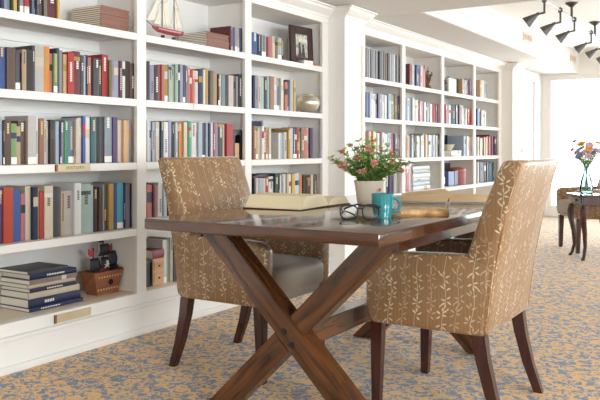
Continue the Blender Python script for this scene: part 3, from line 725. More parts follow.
def toysail(mx, my, z0, z1, w, skull=False):
    m = MB(); rings = []
    for i in range(6):
        f = i/5; z = z0+(z1-z0)*f; ww = w*(1-.2*f)*(1+.1*math.sin(PI*f))
        rings.append([(mx+ww*(j-3)/3, my-.008-.026*math.sin(PI*f)*(1-((j-3)/3)**2*.6), z) for j in range(7)])
    m.loft(rings, cap=False, closed=False); o = m.build('sail', M_BLKSAIL, t, True); sd = o.modifiers.new('thick', 'SOLIDIFY'); sd.thickness = .003
    MB().tube([(mx-w*1.05, my-.007, z0-.002), (mx+w*1.05, my-.007, z0-.002)], .0035, 6).build('yard', M_FLAG if skull else M_FRAME, t)
    if skull:
        # white skull and crossed bones: generic pirate mark
        cz = (z0+z1)/2+.006; y_ = my-.037
        q = MB(); q.sphere((mx, y_, cz), .011, 10, 8, (1, .3, 1)); q.box(mx-.007, mx+.007, y_-.003, y_+.003, cz-.016, cz-.006)
        q.tube([(mx-.018, y_+.004, cz-.03), (mx+.018, y_+.004, cz-.012)], .003, 6); q.tube([(mx-.018, y_+.004, cz-.012), (mx+.018, y_+.004, cz-.03)], .003, 6)
        q.build('skull_mark', M_SKULL, o)
toysail(-.075, 0, .13, .20, .040); toysail(.005, 0, .135, .20, .034, True); toysail(.005, 0, .212, .272, .042); toysail(.078, .01, .14, .225, .038)
for mx, z_ in ((-.075, .23), (.078, .245)):
    f = MB(); f.loft([[(mx+x, y, z_+z+.006*math.sin(x*120)) for x, z in ((0, -.016), (-.02, -.018), (-.042, -.014), (-.042, .018), (-.02, .016), (0, .018))] for y in (-.0015, .0015)]); f.build('flag', M_FLAG, t)
m = MB(); m.box(-.03, .004, -.002, .002, .28, .305, .001, 1); m.build('flag', M_BLKSAIL, t)

# bottom shelf, middle bay: dark framed picture, wooden box, purple book on it
t = thing('picture_frame', 'small dark picture frame beside the wooden box, bottom shelf, middle bay', 'picture frame', (-3.03, 3.17, ZD), 0)
m = MB(); m.box(-.02, 0, -.045, -.034, 0, .15); m.box(-.02, 0, .034, .045, 0, .15); m.box(-.02, 0, -.034, .034, 0, .012); m.box(-.02, 0, -.034, .034, .138, .15); m.build('frame', M_BLACK, t)
MB().box(-.016, -.008, -.034, .034, .012, .138).build('picture', M_PHOTODARK, t)
MB().box(-.05, -.02, -.015, .015, 0, .1).build('easel_back', M_BLACK, t)
t = thing('wooden_box', 'pale wooden box with two drawers on the bottom shelf, middle bay', 'box', (-3.085, 3.257, ZD), 0)
MB().box(-.06, .06, -.047, .047, 0, .155, .003, 2).build('body', M_LIGHTWOOD, t, uv='y')
for z0, z1 in ((.012, .072), (.084, .143)):
    d = MB().box(.058, .064, -.038, .038, z0, z1, .002, 1).build('drawer', M_LIGHTWOOD, t, uv='y')
    MB().sphere((.068, 0, (z0+z1)/2), .006, 8, 6).build('knob', M_TWIG, d, True)
o = flat_book(-3.02, 3.255, ZD+.1556, .092, .12, .05, 'raspberry', rng, plain=True); tag(o, 'thick purple-red book lying on top of the pale wooden box', 'book')

# picture frame with an old photograph, top shelf, right bay
t = thing('picture_frame', 'dark wide picture frame with black-and-white photo of two people, top shelf', 'picture frame', (-3.03, 4.868, ZN[4]+.0022), -.12)
t.rotation_euler = (0, -.05, -.12)
W, H_, w = .136, .30, .062
m = MB()
m.box(-.022, 0, -W, -W+w, 0.002, H_, .004, 2); m.box(-.022, 0, W-w, W, 0.002, H_, .004, 2); m.box(-.022, 0, -W+w, W-w, 0.002, w, .004, 2); m.box(-.022, 0, -W+w, W-w, H_-w, H_, .004, 2)
m.build('frame', M_FRAME, t)
ph = MB().box(-.018, -.008, -W+w, W-w, w, H_-w).build('photograph', M_PHOTO, t)
q = MB()
for cy, hh in ((-.022, .085), (.02, .075)):
    q.prism([(cy-.02, w+.002), (cy+.02, w+.002), (cy+.012, w+hh), (cy-.012, w+hh)], 'x', -.008, -.0075); q.sphere((-.0078, cy, w+hh+.016), .012, 10, 8, (.04, 1, 1.2))
q.build('figures', M_PHOTODARK, ph)
MB().box(-.075, -.022, -.02, .02, .006, .16).build('easel_back', M_BLACK, t)
# little things in front of it
t = thing('trinket_box', 'small white box in front of the dark picture frame, top shelf', 'trinket box', (-2.985, 4.84, ZN[4]+.0006), -.12)
MB().box(-.025, .025, -.055, .055, 0, .022, .002, 1).build('body', M_WHITE, t); MB().box(-.027, .027, -.057, .057, .022, .03, .002, 1).build('lid', M_STICK, t)
m = MB(); m.loft([[(x, y*s, z*s) for y, z in [(-.012, .0), (.012, 0), (.016, .012), (.008, .022), (-.008, .022), (-.016, .012)]] for x, s in ((-.025, .5), (-.01, 1), (.012, .9), (.028, .35))])
o = m.build('sea_shell', M_PEACH, None, True); o.location = (-2.985, 4.97, ZN[4]+.0006); tag(o, 'small pinkish shell beside the white box on the top shelf', 'shell')
m = MB(); m.box(-.02, .02, -.04, .04, 0, .014, .003, 2); o = m.build('small_case', M_BLACK); o.location = (-2.99, 4.72, ZN[4]+.0006); tag(o, 'small flat black case left of the white box on top shelf', 'case')

# silver vase
prof = [(.0, 0), (.045, 0), (.052, .006), (.078, .035), (.092, .07), (.093, .088), (.084, .112), (.062, .13), (.045, .136), (.043, .142), (.05, .148), (.046, .149), (.039, .142), (.041, .134), (.05, .128), (.07, .11), (.05, .03), (0, .02)]
o = MB().lathe(prof, 32).build('silver_vase', M_SILVER, None, True); o.location = (-3.035, 4.953, ZN[3]+.0006); tag(o, 'round hammered silver vase at the end of the second shelf', 'vase')

# black bookend with a tan panel, third shelf, middle bay
t = thing('bookend', 'black arched bookend after the red book, third shelf, middle bay', 'bookend', (-3.01, 3.968, ZN[2]+.0006), 0); t.scale = (1, 1, 1.12)
prof = [(-.06, 0), (-.06, .15)]+[(-.06+.03-.03*math.cos(a), .15+.03*math.sin(a)) for a in [PI*k/12 for k in range(1, 7)]]+[(.03+.03*math.sin(a), .15+.03*math.cos(a)) for a in [PI*k/12 for k in range(0, 7)]]+[(.06, 0), (.03, 0), (.03, .13)]+[(.01+.02*math.cos(a), .13+.02*math.sin(a)) for a in [PI*k/12 for k in range(1, 7)]]+[(-.01-.02*math.sin(a), .13+.02*math.cos(a)) for a in [PI*k/12 for k in range(1, 7)]]+[(-.03, 0)]
MB().prism([(y, z) for y, z in prof], 'x', -.02, .03).build('arch', M_BLACK, t)
MB().box(-.03, .02, -.0295, .0295, .0, .1, .002, 1).build('panel', M_LIGHTWOOD, t, uv='y')
# big navy framed board behind books, third shelf right bay
t = thing('framed_board', 'large navy board with white edge standing behind books, third shelf, right bay', 'board', (-3.235, 4.40, ZN[2]+.0006), 0)
MB().box(-.02, 0, -.19, .20, 0, .28).build('board', M_NAVYB, t)
MB().box(-.022, .02, .2, .216, 0, .288, .002, 1).build('white_edge', M_WHITE, t)
# black cloth-covered long case lying on the books of the fourth shelf, right bay
m = MB(); rings = []
for i in range(9):
    f = i/8; rings.append([(-.06, -.14+.28*f, 0), (.05, -.14+.28*f, 0), (.05, -.14+.28*f, .006+.016*math.sin(PI*f)), (-.06, -.14+.28*f, .006+.016*math.sin(PI*f))])
m.loft(rings); o = m.build('black_folder', M_BLACK); o.location = (-3.09, 4.365, ZN[1]+.0006+.2385); tag(o, 'black folder lying across the tops of white books, fourth shelf', 'folder')

# far bookcase ornaments
def branch(loc, label, seed, s):
    r = random.Random(seed); t = thing('driftwood_ornament', label, 'ornament', loc, 0)
    m = MB(); m.lathe([(0, 0), (.05*s, 0), (.055*s, .02*s), (.03*s, .05*s), (.02*s, .06*s), (0, .06*s)], 12); m.build('base', M_TWIG, t, True)
    for k in range(11):
        a = r.uniform(0, 2*PI); e = r.uniform(.5, 1.35); L_ = r.uniform(.12, .26)*s; p = Vector((0, 0, .04*s)); pts = [p.copy()]
        d = Vector((math.cos(a)*math.cos(e)*.6, math.sin(a)*math.cos(e), math.sin(e)))
        for i in range(4):
            p = p+d*L_/4; d = (d+Vector((r.uniform(-.35, .35), r.uniform(-.35, .35), r.uniform(-.2, .3)))).normalized(); pts.append(p.copy())
        m = MB(); m.tube(pts, [.011*s, .009*s, .008*s, .006*s, .003*s], 6); m.sphere(pts[3], .016*s, 6, 5, (1, 1, .6)); m.build('twig', M_TWIG, t, True)
branch((-3.06, 7.39, ZF[4]+.0006), 'spiky dark driftwood ornament on the top shelf, second bay', 5, 1.0)
branch((-3.06, 7.80, ZF[4]+.0006), 'leafy dark branch ornament on the top shelf, third bay', 9, 1.0)
t = thing('picture_frame', 'white board picture with black edge, top shelf, third bay of far bookcase', 'picture frame', (-3.02, 8.065, ZF[4]+.0006), .05)
MB().box(-.015, 0, -.15, .13, 0, .17).build('picture', M_MAT, t)
m = MB(); m.box(-.018, .008, .13, .165, 0, .18); m.box(-.018, .006, -.15, .13, .17, .182); m.build('frame', M_BLACK, t)
t = thing('picture_frame', 'dark picture in a black frame behind the white bowl, third bay', 'picture frame', (-3.2, 8.12, ZF[2]+.0006), 0)
m = MB(); m.box(-.02, 0, -.25, -.225, 0, .245); m.box(-.02, 0, .225, .25, 0, .245); m.box(-.02, 0, -.225, .225, 0, .025); m.box(-.02, 0, -.225, .225, .22, .245); m.build('frame', M_BLACK, t)
MB().box(-.018, -.006, -.225, .225, .025, .22).build('picture', M_NAVYB, t)
o = MB().lathe([(0, 0), (.03, 0), (.05, .03), (.075, .07), (.07, .07), (.045, .032), (0, .012)], 20).build('bowl', M_POT, None, True); o.location = (-3.09, 8.10, ZF[2]+.0006+.0655); tag(o, 'small white bowl on the flat books, third bay of far bookcase', 'bowl')
o = MB().box(-.09, 0, -.09, .09, 0, .165, .004, 2).build('storage_box', BM['blue']); o.location = (-3.03, 8.04, ZF[1]+.0006); tag(o, 'blue box on the fourth shelf, third bay of far bookcase', 'box')
o = MB().box(-.05, 0, -.06, .06, 0, .17, .004, 2).build('file_box', BM['navy']); o.location = (-3.03, 8.20, ZF[1]+.0006); tag(o, 'navy box beside the rounded red tin, fourth shelf, third bay', 'box')
t = thing('tin', 'rounded red tin beside the blue boxes, fourth shelf of far bookcase', 'tin', (-3.09, 8.38, ZF[1]+.0006), 0)
MB().lathe([(0, 0), (.095, 0), (.1, .01), (.1, .15), (.095, .155), (0, .155)], 24).build('body', BM['pink'], t, True)
MB().lathe([(0, .1555), (.102, .1555), (.102, .18), (.07, .2), (0, .205)], 24).build('lid', BM['salmon'], t, True)
o = MB().box(-.015, 0, -.24, .24, 0, .25).build('black_folder', BM['charcoal']); o.location = (-3.235, 8.3, ZF[1]+.0006); tag(o, 'dark folder standing behind the red tin, fourth shelf, third bay', 'folder')
o = MB().lathe([(0, 0), (.05, 0), (.065, .05), (.06, .11), (.03, .15), (.035, .17), (.03, .17), (.02, .15), (0, .14)], 20).build('vase', M_POT, None, True); o.location = (-3.05, 7.72, ZF[1]+.0006); tag(o, 'white vase at the left of the blue box, fourth shelf', 'vase')

# ------------------------------------------------------------------ trestle table
TX, TYA, TYB, TZ = -1.53, 2.105, 3.92, .76
t = thing('table', 'long dark wood dining table with crossed trestle legs', 'table', (TX, (TYA+TYB)/2, 0)); TO = Matrix.Translation((-TX, -(TYA+TYB)/2, 0))
MB().box(TX-.5, TX+.5, TYA, TYB, TZ-.042, TZ, .005, 3).build('tabletop', M_TABLE, t, True, uv='y', xf=TO, angle=20)
m = MB(); m.box(TX+.425, TX+.45, TYA+.25, TYB-.25, .668, TZ-.0425, .002, 1); m.build('apron', M_TABLE, t, uv='y', xf=TO)
m = MB(); m.box(TX-.45, TX-.425, TYA+.25, TYB-.25, .668, TZ-.0425, .002, 1); m.build('apron', M_TABLE, t, uv='y', xf=TO)
def beam(mb, p, q, w, th):
    """p,q in xz plane; beam of width w across, ends cut level; th=(y0,y1)"""
    d = Vector((q[0]-p[0], q[1]-p[1])); hx = w/abs(d.y)*d.length/2
    mb.prism([(p[0]-hx, p[1]), (p[0]+hx, p[1]), (q[0]+hx, q[1]), (q[0]-hx, q[1])], 'y', *th)
for y0, y1, near in ((2.355, 2.44, True), (3.585, 3.67, False)):
    m = MB(); beam(m, (-.395, .7175), (.325, .006), .092, (y0, y1)); bmesh.ops.bevel(m.bm, geom=m.bm.edges[:], offset=.004, segments=2, affect='EDGES')
    l1 = m.build('leg', M_BEAM, t, uv=(.711, -.703), xf=Matrix.Translation((0, -(TYA+TYB)/2, 0)))
    # the other diagonal is halved over the first: two pieces of one beam
    m = MB(); wd = .046
    A0, A1 = Vector((-.395, .7175)), Vector((.325, .006)); B0, B1 = Vector((.395, .7175)), Vector((-.325, .006))
    dA, dB = (A1-A0).normalized(), (B1-B0).normalized(); nA, nB = Vector((-dA.y, dA.x)), Vector((-dB.y, dB.x))
    def cross(p, d, q, g):
        k = (q-p).cross(g)/d.cross(g); return p+d*k
    def level(sB, z):
        p = B0+nB*(sB*wd); k = (z-p.y)/dB.y; return p+dB*k
    def meet(sB, sA): return cross(B0+nB*(sB*wd), dB, A0+nA*(sA*(wd+.0008)), dA)
    up = 1 if nA.y > 0 else -1
    for z, sA in ((.7175, up), (.006, -up)):
        poly = [level(-1, z), level(1, z), meet(1, sA), meet(-1, sA)]
        m.prism([tuple(p) for p in poly], 'y', y0+.003, y1)
    bmesh.ops.bevel(m.bm, geom=m.bm.edges[:], offset=.004, segments=2, affect='EDGES')
    m.build('leg', M_BEAM, t, uv=(.711, .703), xf=Matrix.Translation((0, -(TYA+TYB)/2, 0)))
    if near:
        R = Matrix.Rotation(PI/2, 3, 'X')
        for bx_, bz in ((-.022, .335), (.012, .29)):
            MB().lathe([(0, -.001), (.012, -.001), (.012, .003), (0, .003)], 14, (bx_, y0-.001-(TYA+TYB)/2, bz), rot=R).build('bolt', M_BLACK, l1, True)
    for fx in (-.325, .325):
        MB().lathe([(0, 0), (.022, 0), (.022, .006), (0, .006)], 12, (fx, (y0+y1)/2-(TYA+TYB)/2, 0)).build('foot_glide', M_STEEL, t)
m = MB(); m.box(-.03, .03, 2.441, 3.584, .26, .345, .004, 2); m.build('stretcher', M_BEAM, t, uv='y', xf=Matrix.Translation((0, -(TYA+TYB)/2, 0)))

# ------------------------------------------------------------------ upholstered armchairs (local +x = forward)
def rounded(poly, r, n=4):
    """round the corners of a 2-D polygon"""
    out = []
    k = len(poly)
    for i in range(k):
        p, a, b = Vector(poly[i]), Vector(poly[i-1]), Vector(poly[(i+1) % k]); rr = r[i] if isinstance(r, (list, tuple)) else r
        u, v = (a-p).normalized(), (b-p).normalized(); rr = min(rr, (a-p).length*.45, (b-p).length*.45)
        s, e = p+u*rr, p+v*rr
        for j in range(n+1):
            f = j/n; out.append(tuple((s*(1-f)**2)+(p*2*f*(1-f))+(e*f*f)))
    return out
def pillow(mb, poly, stations, r):
    """loft an xz polygon across y; stations (y, inset, dz at crown)"""
    c = Vector((sum(p[0] for p in poly)/len(poly), sum(p[1] for p in poly)/len(poly)))
    rp = rounded(poly, r); rings = []
    for y, ins, dy in stations:
        ring = []
        for p in rp:
            d = Vector(p)-c; q = c+d*(1-ins/max(d.length, .02)); ring.append((q.x, y+dy, q.y))
        rings.append(ring)
    mb.loft(rings); return mb
def make_chair(label, group, loc, rz):
    t = thing('armchair', label, 'armchair', loc, rz, group)
    W = .285
    back = [(-.214, .335), (-.09, .44), (-.130, .60), (-.195, .80), (-.275, .985), (-.345, .985), (-.292, .80), (-.243, .56)]
    V = W-.003; st = [(-V, .02, 0), (-V+.005, .008, 0), (-V+.016, 0, 0), (-.14, 0, 0), (0, 0, 0), (.14, 0, 0), (V-.016, 0, 0), (V-.005, .008, 0), (V, .02, 0)]
    b = pillow(MB(), back, st, [.015, .02, .1, .1, .018, .022, .1, .1]).build('backrest', M_FABRIC, t, True, uv='cloth', angle=60)
    for s in (-1, 1):
        pts = [(-.338, .972), (-.287, .80), (-.239, .56), (-.214, .36)]
        MB().tube([(x-.001, s*(W-.010), z) for x, z in pts], .004, 6).build('piping', M_PIPING, b, True)
    arm = [(-.208, .335), (.262, .335), (.278, .40), (.282, .59), (.24, .618), (-.13, .632), (-.236, .60)]
    for s in (-1, 1):
        st = [(s*(W-.075), .016, 0), (s*(W-.07), .006, 0), (s*(W-.06), 0, 0), (s*(W-.015), 0, 0), (s*(W-.004), .006, 0), (s*W, .016, 0)]
        pillow(MB(), arm, st, [.02, .03, .02, .045, .06, .04, .02]).build('armrest', M_FABRIC, t, True, uv='cloth', angle=60)
    MB().box(-.16, .270, -W+.076, W-.076, .335, .425, .02, 3).build('seat_frame', M_SEAT, t, True, uv='cloth')
    m = MB(); rings = []
    n = 12; x0, x1, yy = -.15, .300, W-.077
    t0 = bmesh.new(); bmesh.ops.create_cube(t0, size=1)
    for v in t0.verts: v.co = Vector(((x0+x1)/2+v.co.x*(x1-x0), v.co.y*2*yy, .434+v.co.z*.124))
    bmesh.ops.bevel(t0, geom=t0.edges[:], offset=.042, segments=5, profile=.55, affect='EDGES')
    bmesh.ops.subdivide_edges(t0, edges=[e for e in t0.edges if e.calc_length() > .1], cuts=7, use_grid_fill=True)
    for v in t0.verts:
        fx, fy = (v.co.x-(x0+x1)/2)/((x1-x0)/2), v.co.y/yy
        if v.co.z > .46: v.co.z += .022*max(0, 1-fx*fx)*max(0, 1-fy*fy)
        if v.co.x > x1-.03: v.co.x += .008*(1-fy*fy)
    m.merge(t0); m.build('seat_cushion', M_SEAT, t, True, uv='cloth', angle=60)
    for s in (-1, 1):
        # front leg: straight taper; rear leg: swept back
        m = MB(); h0, h1 = .025, .017
        m.loft([[(.236+sx*h0, s*.252+sy*h0*.95, .336) for sx, sy in ((-1, -1), (1, -1), (1, 1), (-1, 1))], [(.243+sx*h1, s*.25+sy*h1, 0) for sx, sy in ((-1, -1), (1, -1), (1, 1), (-1, 1))]])
        bmesh.ops.bevel(m.bm, geom=m.bm.edges[:], offset=.003, segments=2, affect='EDGES'); m.build('leg', M_LEG, t, uv='z')
        m = MB(); rings = []
        for z, x, h in ((.336, -.180, .026), (.25, -.193, .0245), (.12, -.225, .0215), (0, -.268, .018)):
            rings.append([(x+sx*h, s*.250+sy*h*.95, z) for sx, sy in ((-1, -1), (1, -1), (1, 1), (-1, 1))])
        m.loft(rings); bmesh.ops.bevel(m.bm, geom=[e for e in m.bm.edges if abs(e.verts[0].co.z-e.verts[1].co.z) > .01], offset=.003, segments=2, affect='EDGES'); m.build('leg', M_LEG, t, uv='z')
    return t
ch = make_chair('vine-patterned tan armchair seen from behind, at the open side of the table', 'armchairs', (-1.088, 2.95, 0), PI)
c2 = copy_tree(ch); c2.location = (-2.115, 2.918, 0); c2.rotation_euler = (0, 0, .0); c2['label'] = 'vine-patterned tan armchair between the table and the near bookcase, facing us'
c3 = copy_tree(ch); c3.location = (-1.498, 7.952, 0); c3.rotation_euler = (0, 0, math.radians(211.2)); c3['label'] = 'tan armchair far off at right, behind the small side table'

# ------------------------------------------------------------------ on the table
def open_book(label, loc, rz, length, wl, tl, wr, tr, mats, name='open_book', profs=None):
    """open book: spine along local x, left half toward -y, right half toward +y"""
    t = thing(name, label, 'book', loc, rz)
    m = MB(); m.box(-length/2-.004, length/2+.004, -wl-.006, -.012, 0, .004, .001, 1); m.box(-length/2-.004, length/2+.004, .012, wr+.006, 0, .004, .001, 1); m.box(-length/2-.004, length/2+.004, -.012, .012, 0, .006)
    m.build('cover', mats[0], t)
    for s, w, th in ((-1, wl, tl), (1, wr, tr)):
        prof = [(.004, .0063), (.006, .018)]
        for i in range(13):
            f = i/12
            prof.append((.006+(w-.006-th*.9)*f, .018+(th+.004-.018)*min(1, math.sin(min(1, f*2.6)*PI/2))-th*.10*f))
        prof += [(w-.004, .006), (w-.004, .0043)]
        if profs: prof = profs[0 if s < 0 else 1]
        prof = [(s*y, z) for y, z in prof]
        m = MB(); m.prism(prof, 'x', -length/2, length/2); m.build('page_block', mats[1], t, True, angle=30)
    return t
open_book('thick open reference book with yellowed pages at the table\'s bookcase side', (-1.857, 2.965, TZ), .04, .29, .262, .060, .215, .036, (BM['maroon'], M_PAGEOLD))
open_book('open book with tan page edges at the far end of the table', (-1.385, 3.60, TZ), math.radians(114.5), .30, .24, .034, .23, .045, (BM['white'], M_PAGETAN),
  profs=([(.004, .0063), (.006, .024), (.03, .030), (.12, .031), (.225, .028), (.236, .0063)], [(.004, .0063), (-.012, .052), (.0, .056), (.05, .05), (.12, .042), (.19, .034), (.224, .028), (.226, .0063)]))
o = flat_book(0, 0, 0, .205, .15, .026, 'tan', random.Random(12)); o.data.materials[0] = M_AMBER; o.data.materials[1] = M_AMBER
o.location = (-1.155+.07, 2.745-.07, TZ); o.data.transform(Matrix.Rotation(-.78, 4, 'Z') @ Matrix.Translation((0, .0, 0)))
for c_ in o.children: c_.data.transform(Matrix.Rotation(-.78, 4, 'Z'))
o.location = (-1.2166, 2.676, TZ); tag(o, 'amber and brown picture-covered book lying behind the teal mug', 'book')

# mug
t = thing('mug', 'teal glazed mug near the table corner', 'mug', (-1.252, 2.588, TZ), math.radians(30))
prof = [(0, 0), (.031, 0), (.033, .004), (.033, .008), (.039, .03), (.0425, .07), (.0435, .094), (.042, .096), (.040, .094), (.039, .07), (.035, .03), (.028, .010), (0, .009)]
MB().lathe(prof, 36).build('body', M_TEAL, t, True)
pts = [(.041+.026*math.sin(a), 0, .052-.026*math.cos(a)) for a in [PI*k/12 for k in range(13)]]
pts = [(.034, 0, .026)]+pts+[(.036, 0, .078)]
MB().tube(pts, .0055, 10).build('handle', M_TEAL, t, True)

# spectacles: two rims stood on their lower edge, temples folded behind
t = thing('eyeglasses', 'black-rimmed eyeglasses lying on the table beside the teal mug', 'eyeglasses', (-1.287, 2.474, TZ), math.radians(45))
# local x along the front, local -y toward the viewer
t.scale = (1.18, 1.18, 1.18); tilt = Matrix.Rotation(math.radians(-10), 4, 'X')
fr = MB()
for s in (-1, 1):
    pts = []
    for k in range(28):
        a = 2*PI*k/28; ca, sa = math.cos(a), math.sin(a)
        x = .0285*math.copysign(abs(ca)**.75, ca); z = .0225*math.copysign(abs(sa)**.8, sa)
        pts.append(tilt @ Vector((s*.036+x, .002*abs(s*.036+x)/.06, .0265+z)))
    fr.tube(pts, .0028, 8, closed=True)
    L = MB(); L.loft([[p*1.0+Vector((0, dy, 0)) for p in pts] for dy in (-.0006, .0006)]); L.build('lens', M_LENS, t)
fr.tube([tilt @ Vector(p) for p in ((-.0105, 0, .034), (-.005, -.001, .038), (.005, -.001, .038), (.0105, 0, .034))], .0026, 8)
for s in (-1, 1): fr.box(s*.0645-.004, s*.0645+.004, -.004, .006, .03, .042, .001, 1)
fr.build('frame', M_BLACK, t, True)
MB().tube([(-.066, .006, .036), (-.05, .05, .03), (-.02, .1, .022), (.01, .125, .010), (.022, .132, .0035)], [.0022, .0022, .0025, .003, .003], 8).build('temple', M_BLACK, t, True)
MB().tube([(.066, .006, .036), (.048, .045, .040), (.012, .085, .044), (-.02, .105, .03), (-.03, .112, .012)], [.0022, .0022, .0025, .003, .003], 8).build('temple', M_BLACK, t, True)

# flowering pot plant
t = thing('potted_plant', 'pink-flowering plant in a tapered cream pot on the table', 'potted plant', (-1.592, 3.15, TZ), .3); t.scale = (.98, .98, 1.05)
MB().lathe([(0, 0), (.052, 0), (.056, .004), (.062, .03), (.070, .085), (.074, .104), (.075, .11), (.072, .112), (.072, .108), (.068, .085), (0, .08)], 28).build('pot', M_POT, t, True)
MB().lathe([(0, .0803), (.066, .0803), (.07, .096), (.04, .1), (0, .1)], 20).build('soil', M_SOIL, t)
r = random.Random(21); leaves = MB(); stems = MB(); tips = []
def leaf(mb, p, d, L_, w):
    d = d.normalized(); side = d.cross(Vector((0, 0, 1)));
    if side.length < .1: side = Vector((1, 0, 0))
    side.normalize(); n = side.cross(d)
    sides = [(0, 0), (.3, .8), (.6, 1), (.85, .55), (1, 0)]
    a = [p+d*(L_*f)-n*(L_*.25*f*f)+side*(w*g)+n*(w*.35*g) for f, g in sides]; b = [p+d*(L_*f)-n*(L_*.25*f*f)-side*(w*g)+n*(w*.35*g) for f, g in sides]
    c_ = [p+d*(L_*f)-n*(L_*.25*f*f) for f, g in sides]
    va = [mb.bm.verts.new(q) for q in a[1:4]]; vb = [mb.bm.verts.new(q) for q in b[1:4]]; vc = [mb.bm.verts.new(q) for q in c_]
    mb.face([vc[0], va[0], vc[1]]); mb.face([vc[0], vc[1], vb[0]])
    for i in (0, 1):
        mb.face([vc[i+1], va[i], va[i+1], vc[i+2]]); mb.face([vc[i+1], vc[i+2], vb[i+1], vb[i]])
    mb.face([vc[3], va[2], vc[4]]); mb.face([vc[3], vc[4], vb[2]])
for k in range(78):
    a = r.uniform(0, 2*PI); spread = r.uniform(0, 1)**.6
    L_ = r.uniform(.11, .2) if spread < .7 else r.uniform(.13, .225); e = PI/2-spread*1.02
    p = Vector((.03*math.cos(a)*spread, .03*math.sin(a)*spread, .095)); d = Vector((math.cos(a)*math.cos(e), math.sin(a)*math.cos(e), math.sin(e)))
    pts = [p.copy()]
    for i in range(6):
        p = p+d*(L_/6); pts.append(p.copy())
        d = (d+Vector((r.uniform(-.16, .16), r.uniform(-.16, .16), -.085*spread))).normalized()
        for q in range(7):
            aa = r.uniform(0, 2*PI); ld = (d*.6+Vector((math.cos(aa), math.sin(aa), r.uniform(-.2, .5)))*.8)
            leaf(leaves, p, ld, r.uniform(.018, .036), r.uniform(.004, .0075))
    stems.tube(pts, [.0018]*6+[.001], 4); tips.append((pts[-1], d))
stems.build('stems', M_STEM, t); tag(leaves.build('foliage', M_LEAF, t, True, angle=180), kind='stuff')
def flower(par, p, d, size, mat, n=8, name='flower', centre=True):
    m = MB(); d = d.normalized(); u = d.orthogonal().normalized(); v = d.cross(u)
    for lay, (ln, up, cnt) in enumerate(((1, .25, n), (.62, .75, n-2))):
        for k in range(cnt):
            a = 2*PI*(k+.5*lay)/cnt; dr = u*math.cos(a)+v*math.sin(a); sd = d.cross(dr); pts = []
            for f, g in ((.08, .16), (.5, .42), (.85, .36), (1, .1)):
                c_ = p+dr*(size*ln*f)+d*(size*up*f*(1.2-.5*f))
                pts.append((c_-sd*(size*g*ln), c_+sd*(size*g*ln)))
            vs = [(m.bm.verts.new(x), m.bm.verts.new(y)) for x, y in pts]
            for (a0, a1), (b0, b1) in zip(vs, vs[1:]): m.face([a0, a1, b1, b0])
    if centre: m.sphere(p+d*size*.2, size*.22, 6, 5)
    return m.build(name, mat, par, True, angle=180)
for k, (p, d) in enumerate(tips):
    if k % 5 not in (1, 3): flower(t, p, d+Vector((.35, -.6, .3)), r.uniform(.009, .0145), (M_PINK, M_PEACH, M_PINK, M_PINK, M_HULLPINK)[k % 5])
flower(t, Vector((.058, -.055, .072)), Vector((.7, -.7, .1)), .008, M_PINK)

# ------------------------------------------------------------------ far side table, vase of flowers
t = thing('side_table', 'small dark side table with curved legs and a drawer', 'side table', (-1.355, 7.40, 0), math.radians(31.2))
m = MB(); m.prism(rounded([(-.235, -.21), (.235, -.21), (.235, .21), (-.235, .21)], .07, 6), 'z', .582, .6); m.build('tabletop', M_TABLE, t, uv='x')
MB().box(-.195, .195, -.17, .17, .50, .5818, .004, 2).build('apron', M_LEG, t, uv='x')
d = MB().box(-.201, -.194, -.13, .13, .512, .572, .003, 1).build('drawer', M_LEG, t, uv='y'); MB().sphere((-.212, 0, .542), .012, 10, 8).build('knob', M_STEEL, d, True)
for sx in (-1, 1):
    for sy in (-1, 1):
        m = MB(); rings = []
        for z, off, h in ((.50, 0, .03), (.44, .014, .033), (.36, .012, .029), (.24, -.012, .022), (.12, -.02, .017), (.04, .0, .016), (.012, .018, .018), (0, .022, .018)):
            cx, cy = sx*(.18+off*.75), sy*(.155+off*.75); rings.append([(cx+h*math.cos(PI/4+PI/2*k/2), cy+h*math.sin(PI/4+PI/2*k/2), z) for k in range(8)])
        m.loft(rings); m.build('leg', M_LEG, t, True, uv='z')
t = thing('flower_vase', 'clear glass vase of orange, blue and pink flowers on the side table', 'flower vase', (-1.455, 7.41, .6005), 0)
prof = [(0, 0), (.05, 0), (.06, .01), (.062, .05), (.05, .12), (.028, .19), (.022, .24), (.03, .285), (.0285, .285), (.0195, .24), (.0255, .19), (.047, .12), (.058, .05), (.056, .014), (0, .012)]
MB().lathe(prof, 24).build('glass', M_VASEGLASS, t, True)
r = random.Random(5); st_ = MB(); lf = MB()
for k in range(26):
    a = 2*PI*k/26*4.3; sp = .2+.95*(k/25); L_ = r.uniform(.2, .42)
    q0 = Vector((.02*math.cos(a+PI), .02*math.sin(a+PI), .03)); q1 = Vector((.012*math.cos(a), .012*math.sin(a), .25)); dd = Vector((math.cos(a)*sp*.75, math.sin(a)*sp*.75, 1)).normalized(); q2 = q1+dd*L_*.62
    st_.tube([q0, q1, q1+dd*L_*.25, q2], .0022, 5)
    for j in range(4): leaf(lf, q1+dd*L_*r.uniform(.1, .4), Vector((r.uniform(-1, 1), r.uniform(-1, 1), .4)), .05, .010)
    mt_ = (M_YEL, M_PEACH, M_YEL, M_BLU, M_YEL, M_LILAC, M_BLU, M_PEACH, M_PINK, M_BLU, M_LILAC, M_LILAC, M_BLU)[k % 13]
    flower(t, q2, dd+Vector((0, -.5, 0)), r.uniform(.024, .038), mt_, 9)
st_.build('stems', M_STEM, t); lf.build('leaves', M_LEAF, t, True, angle=180)

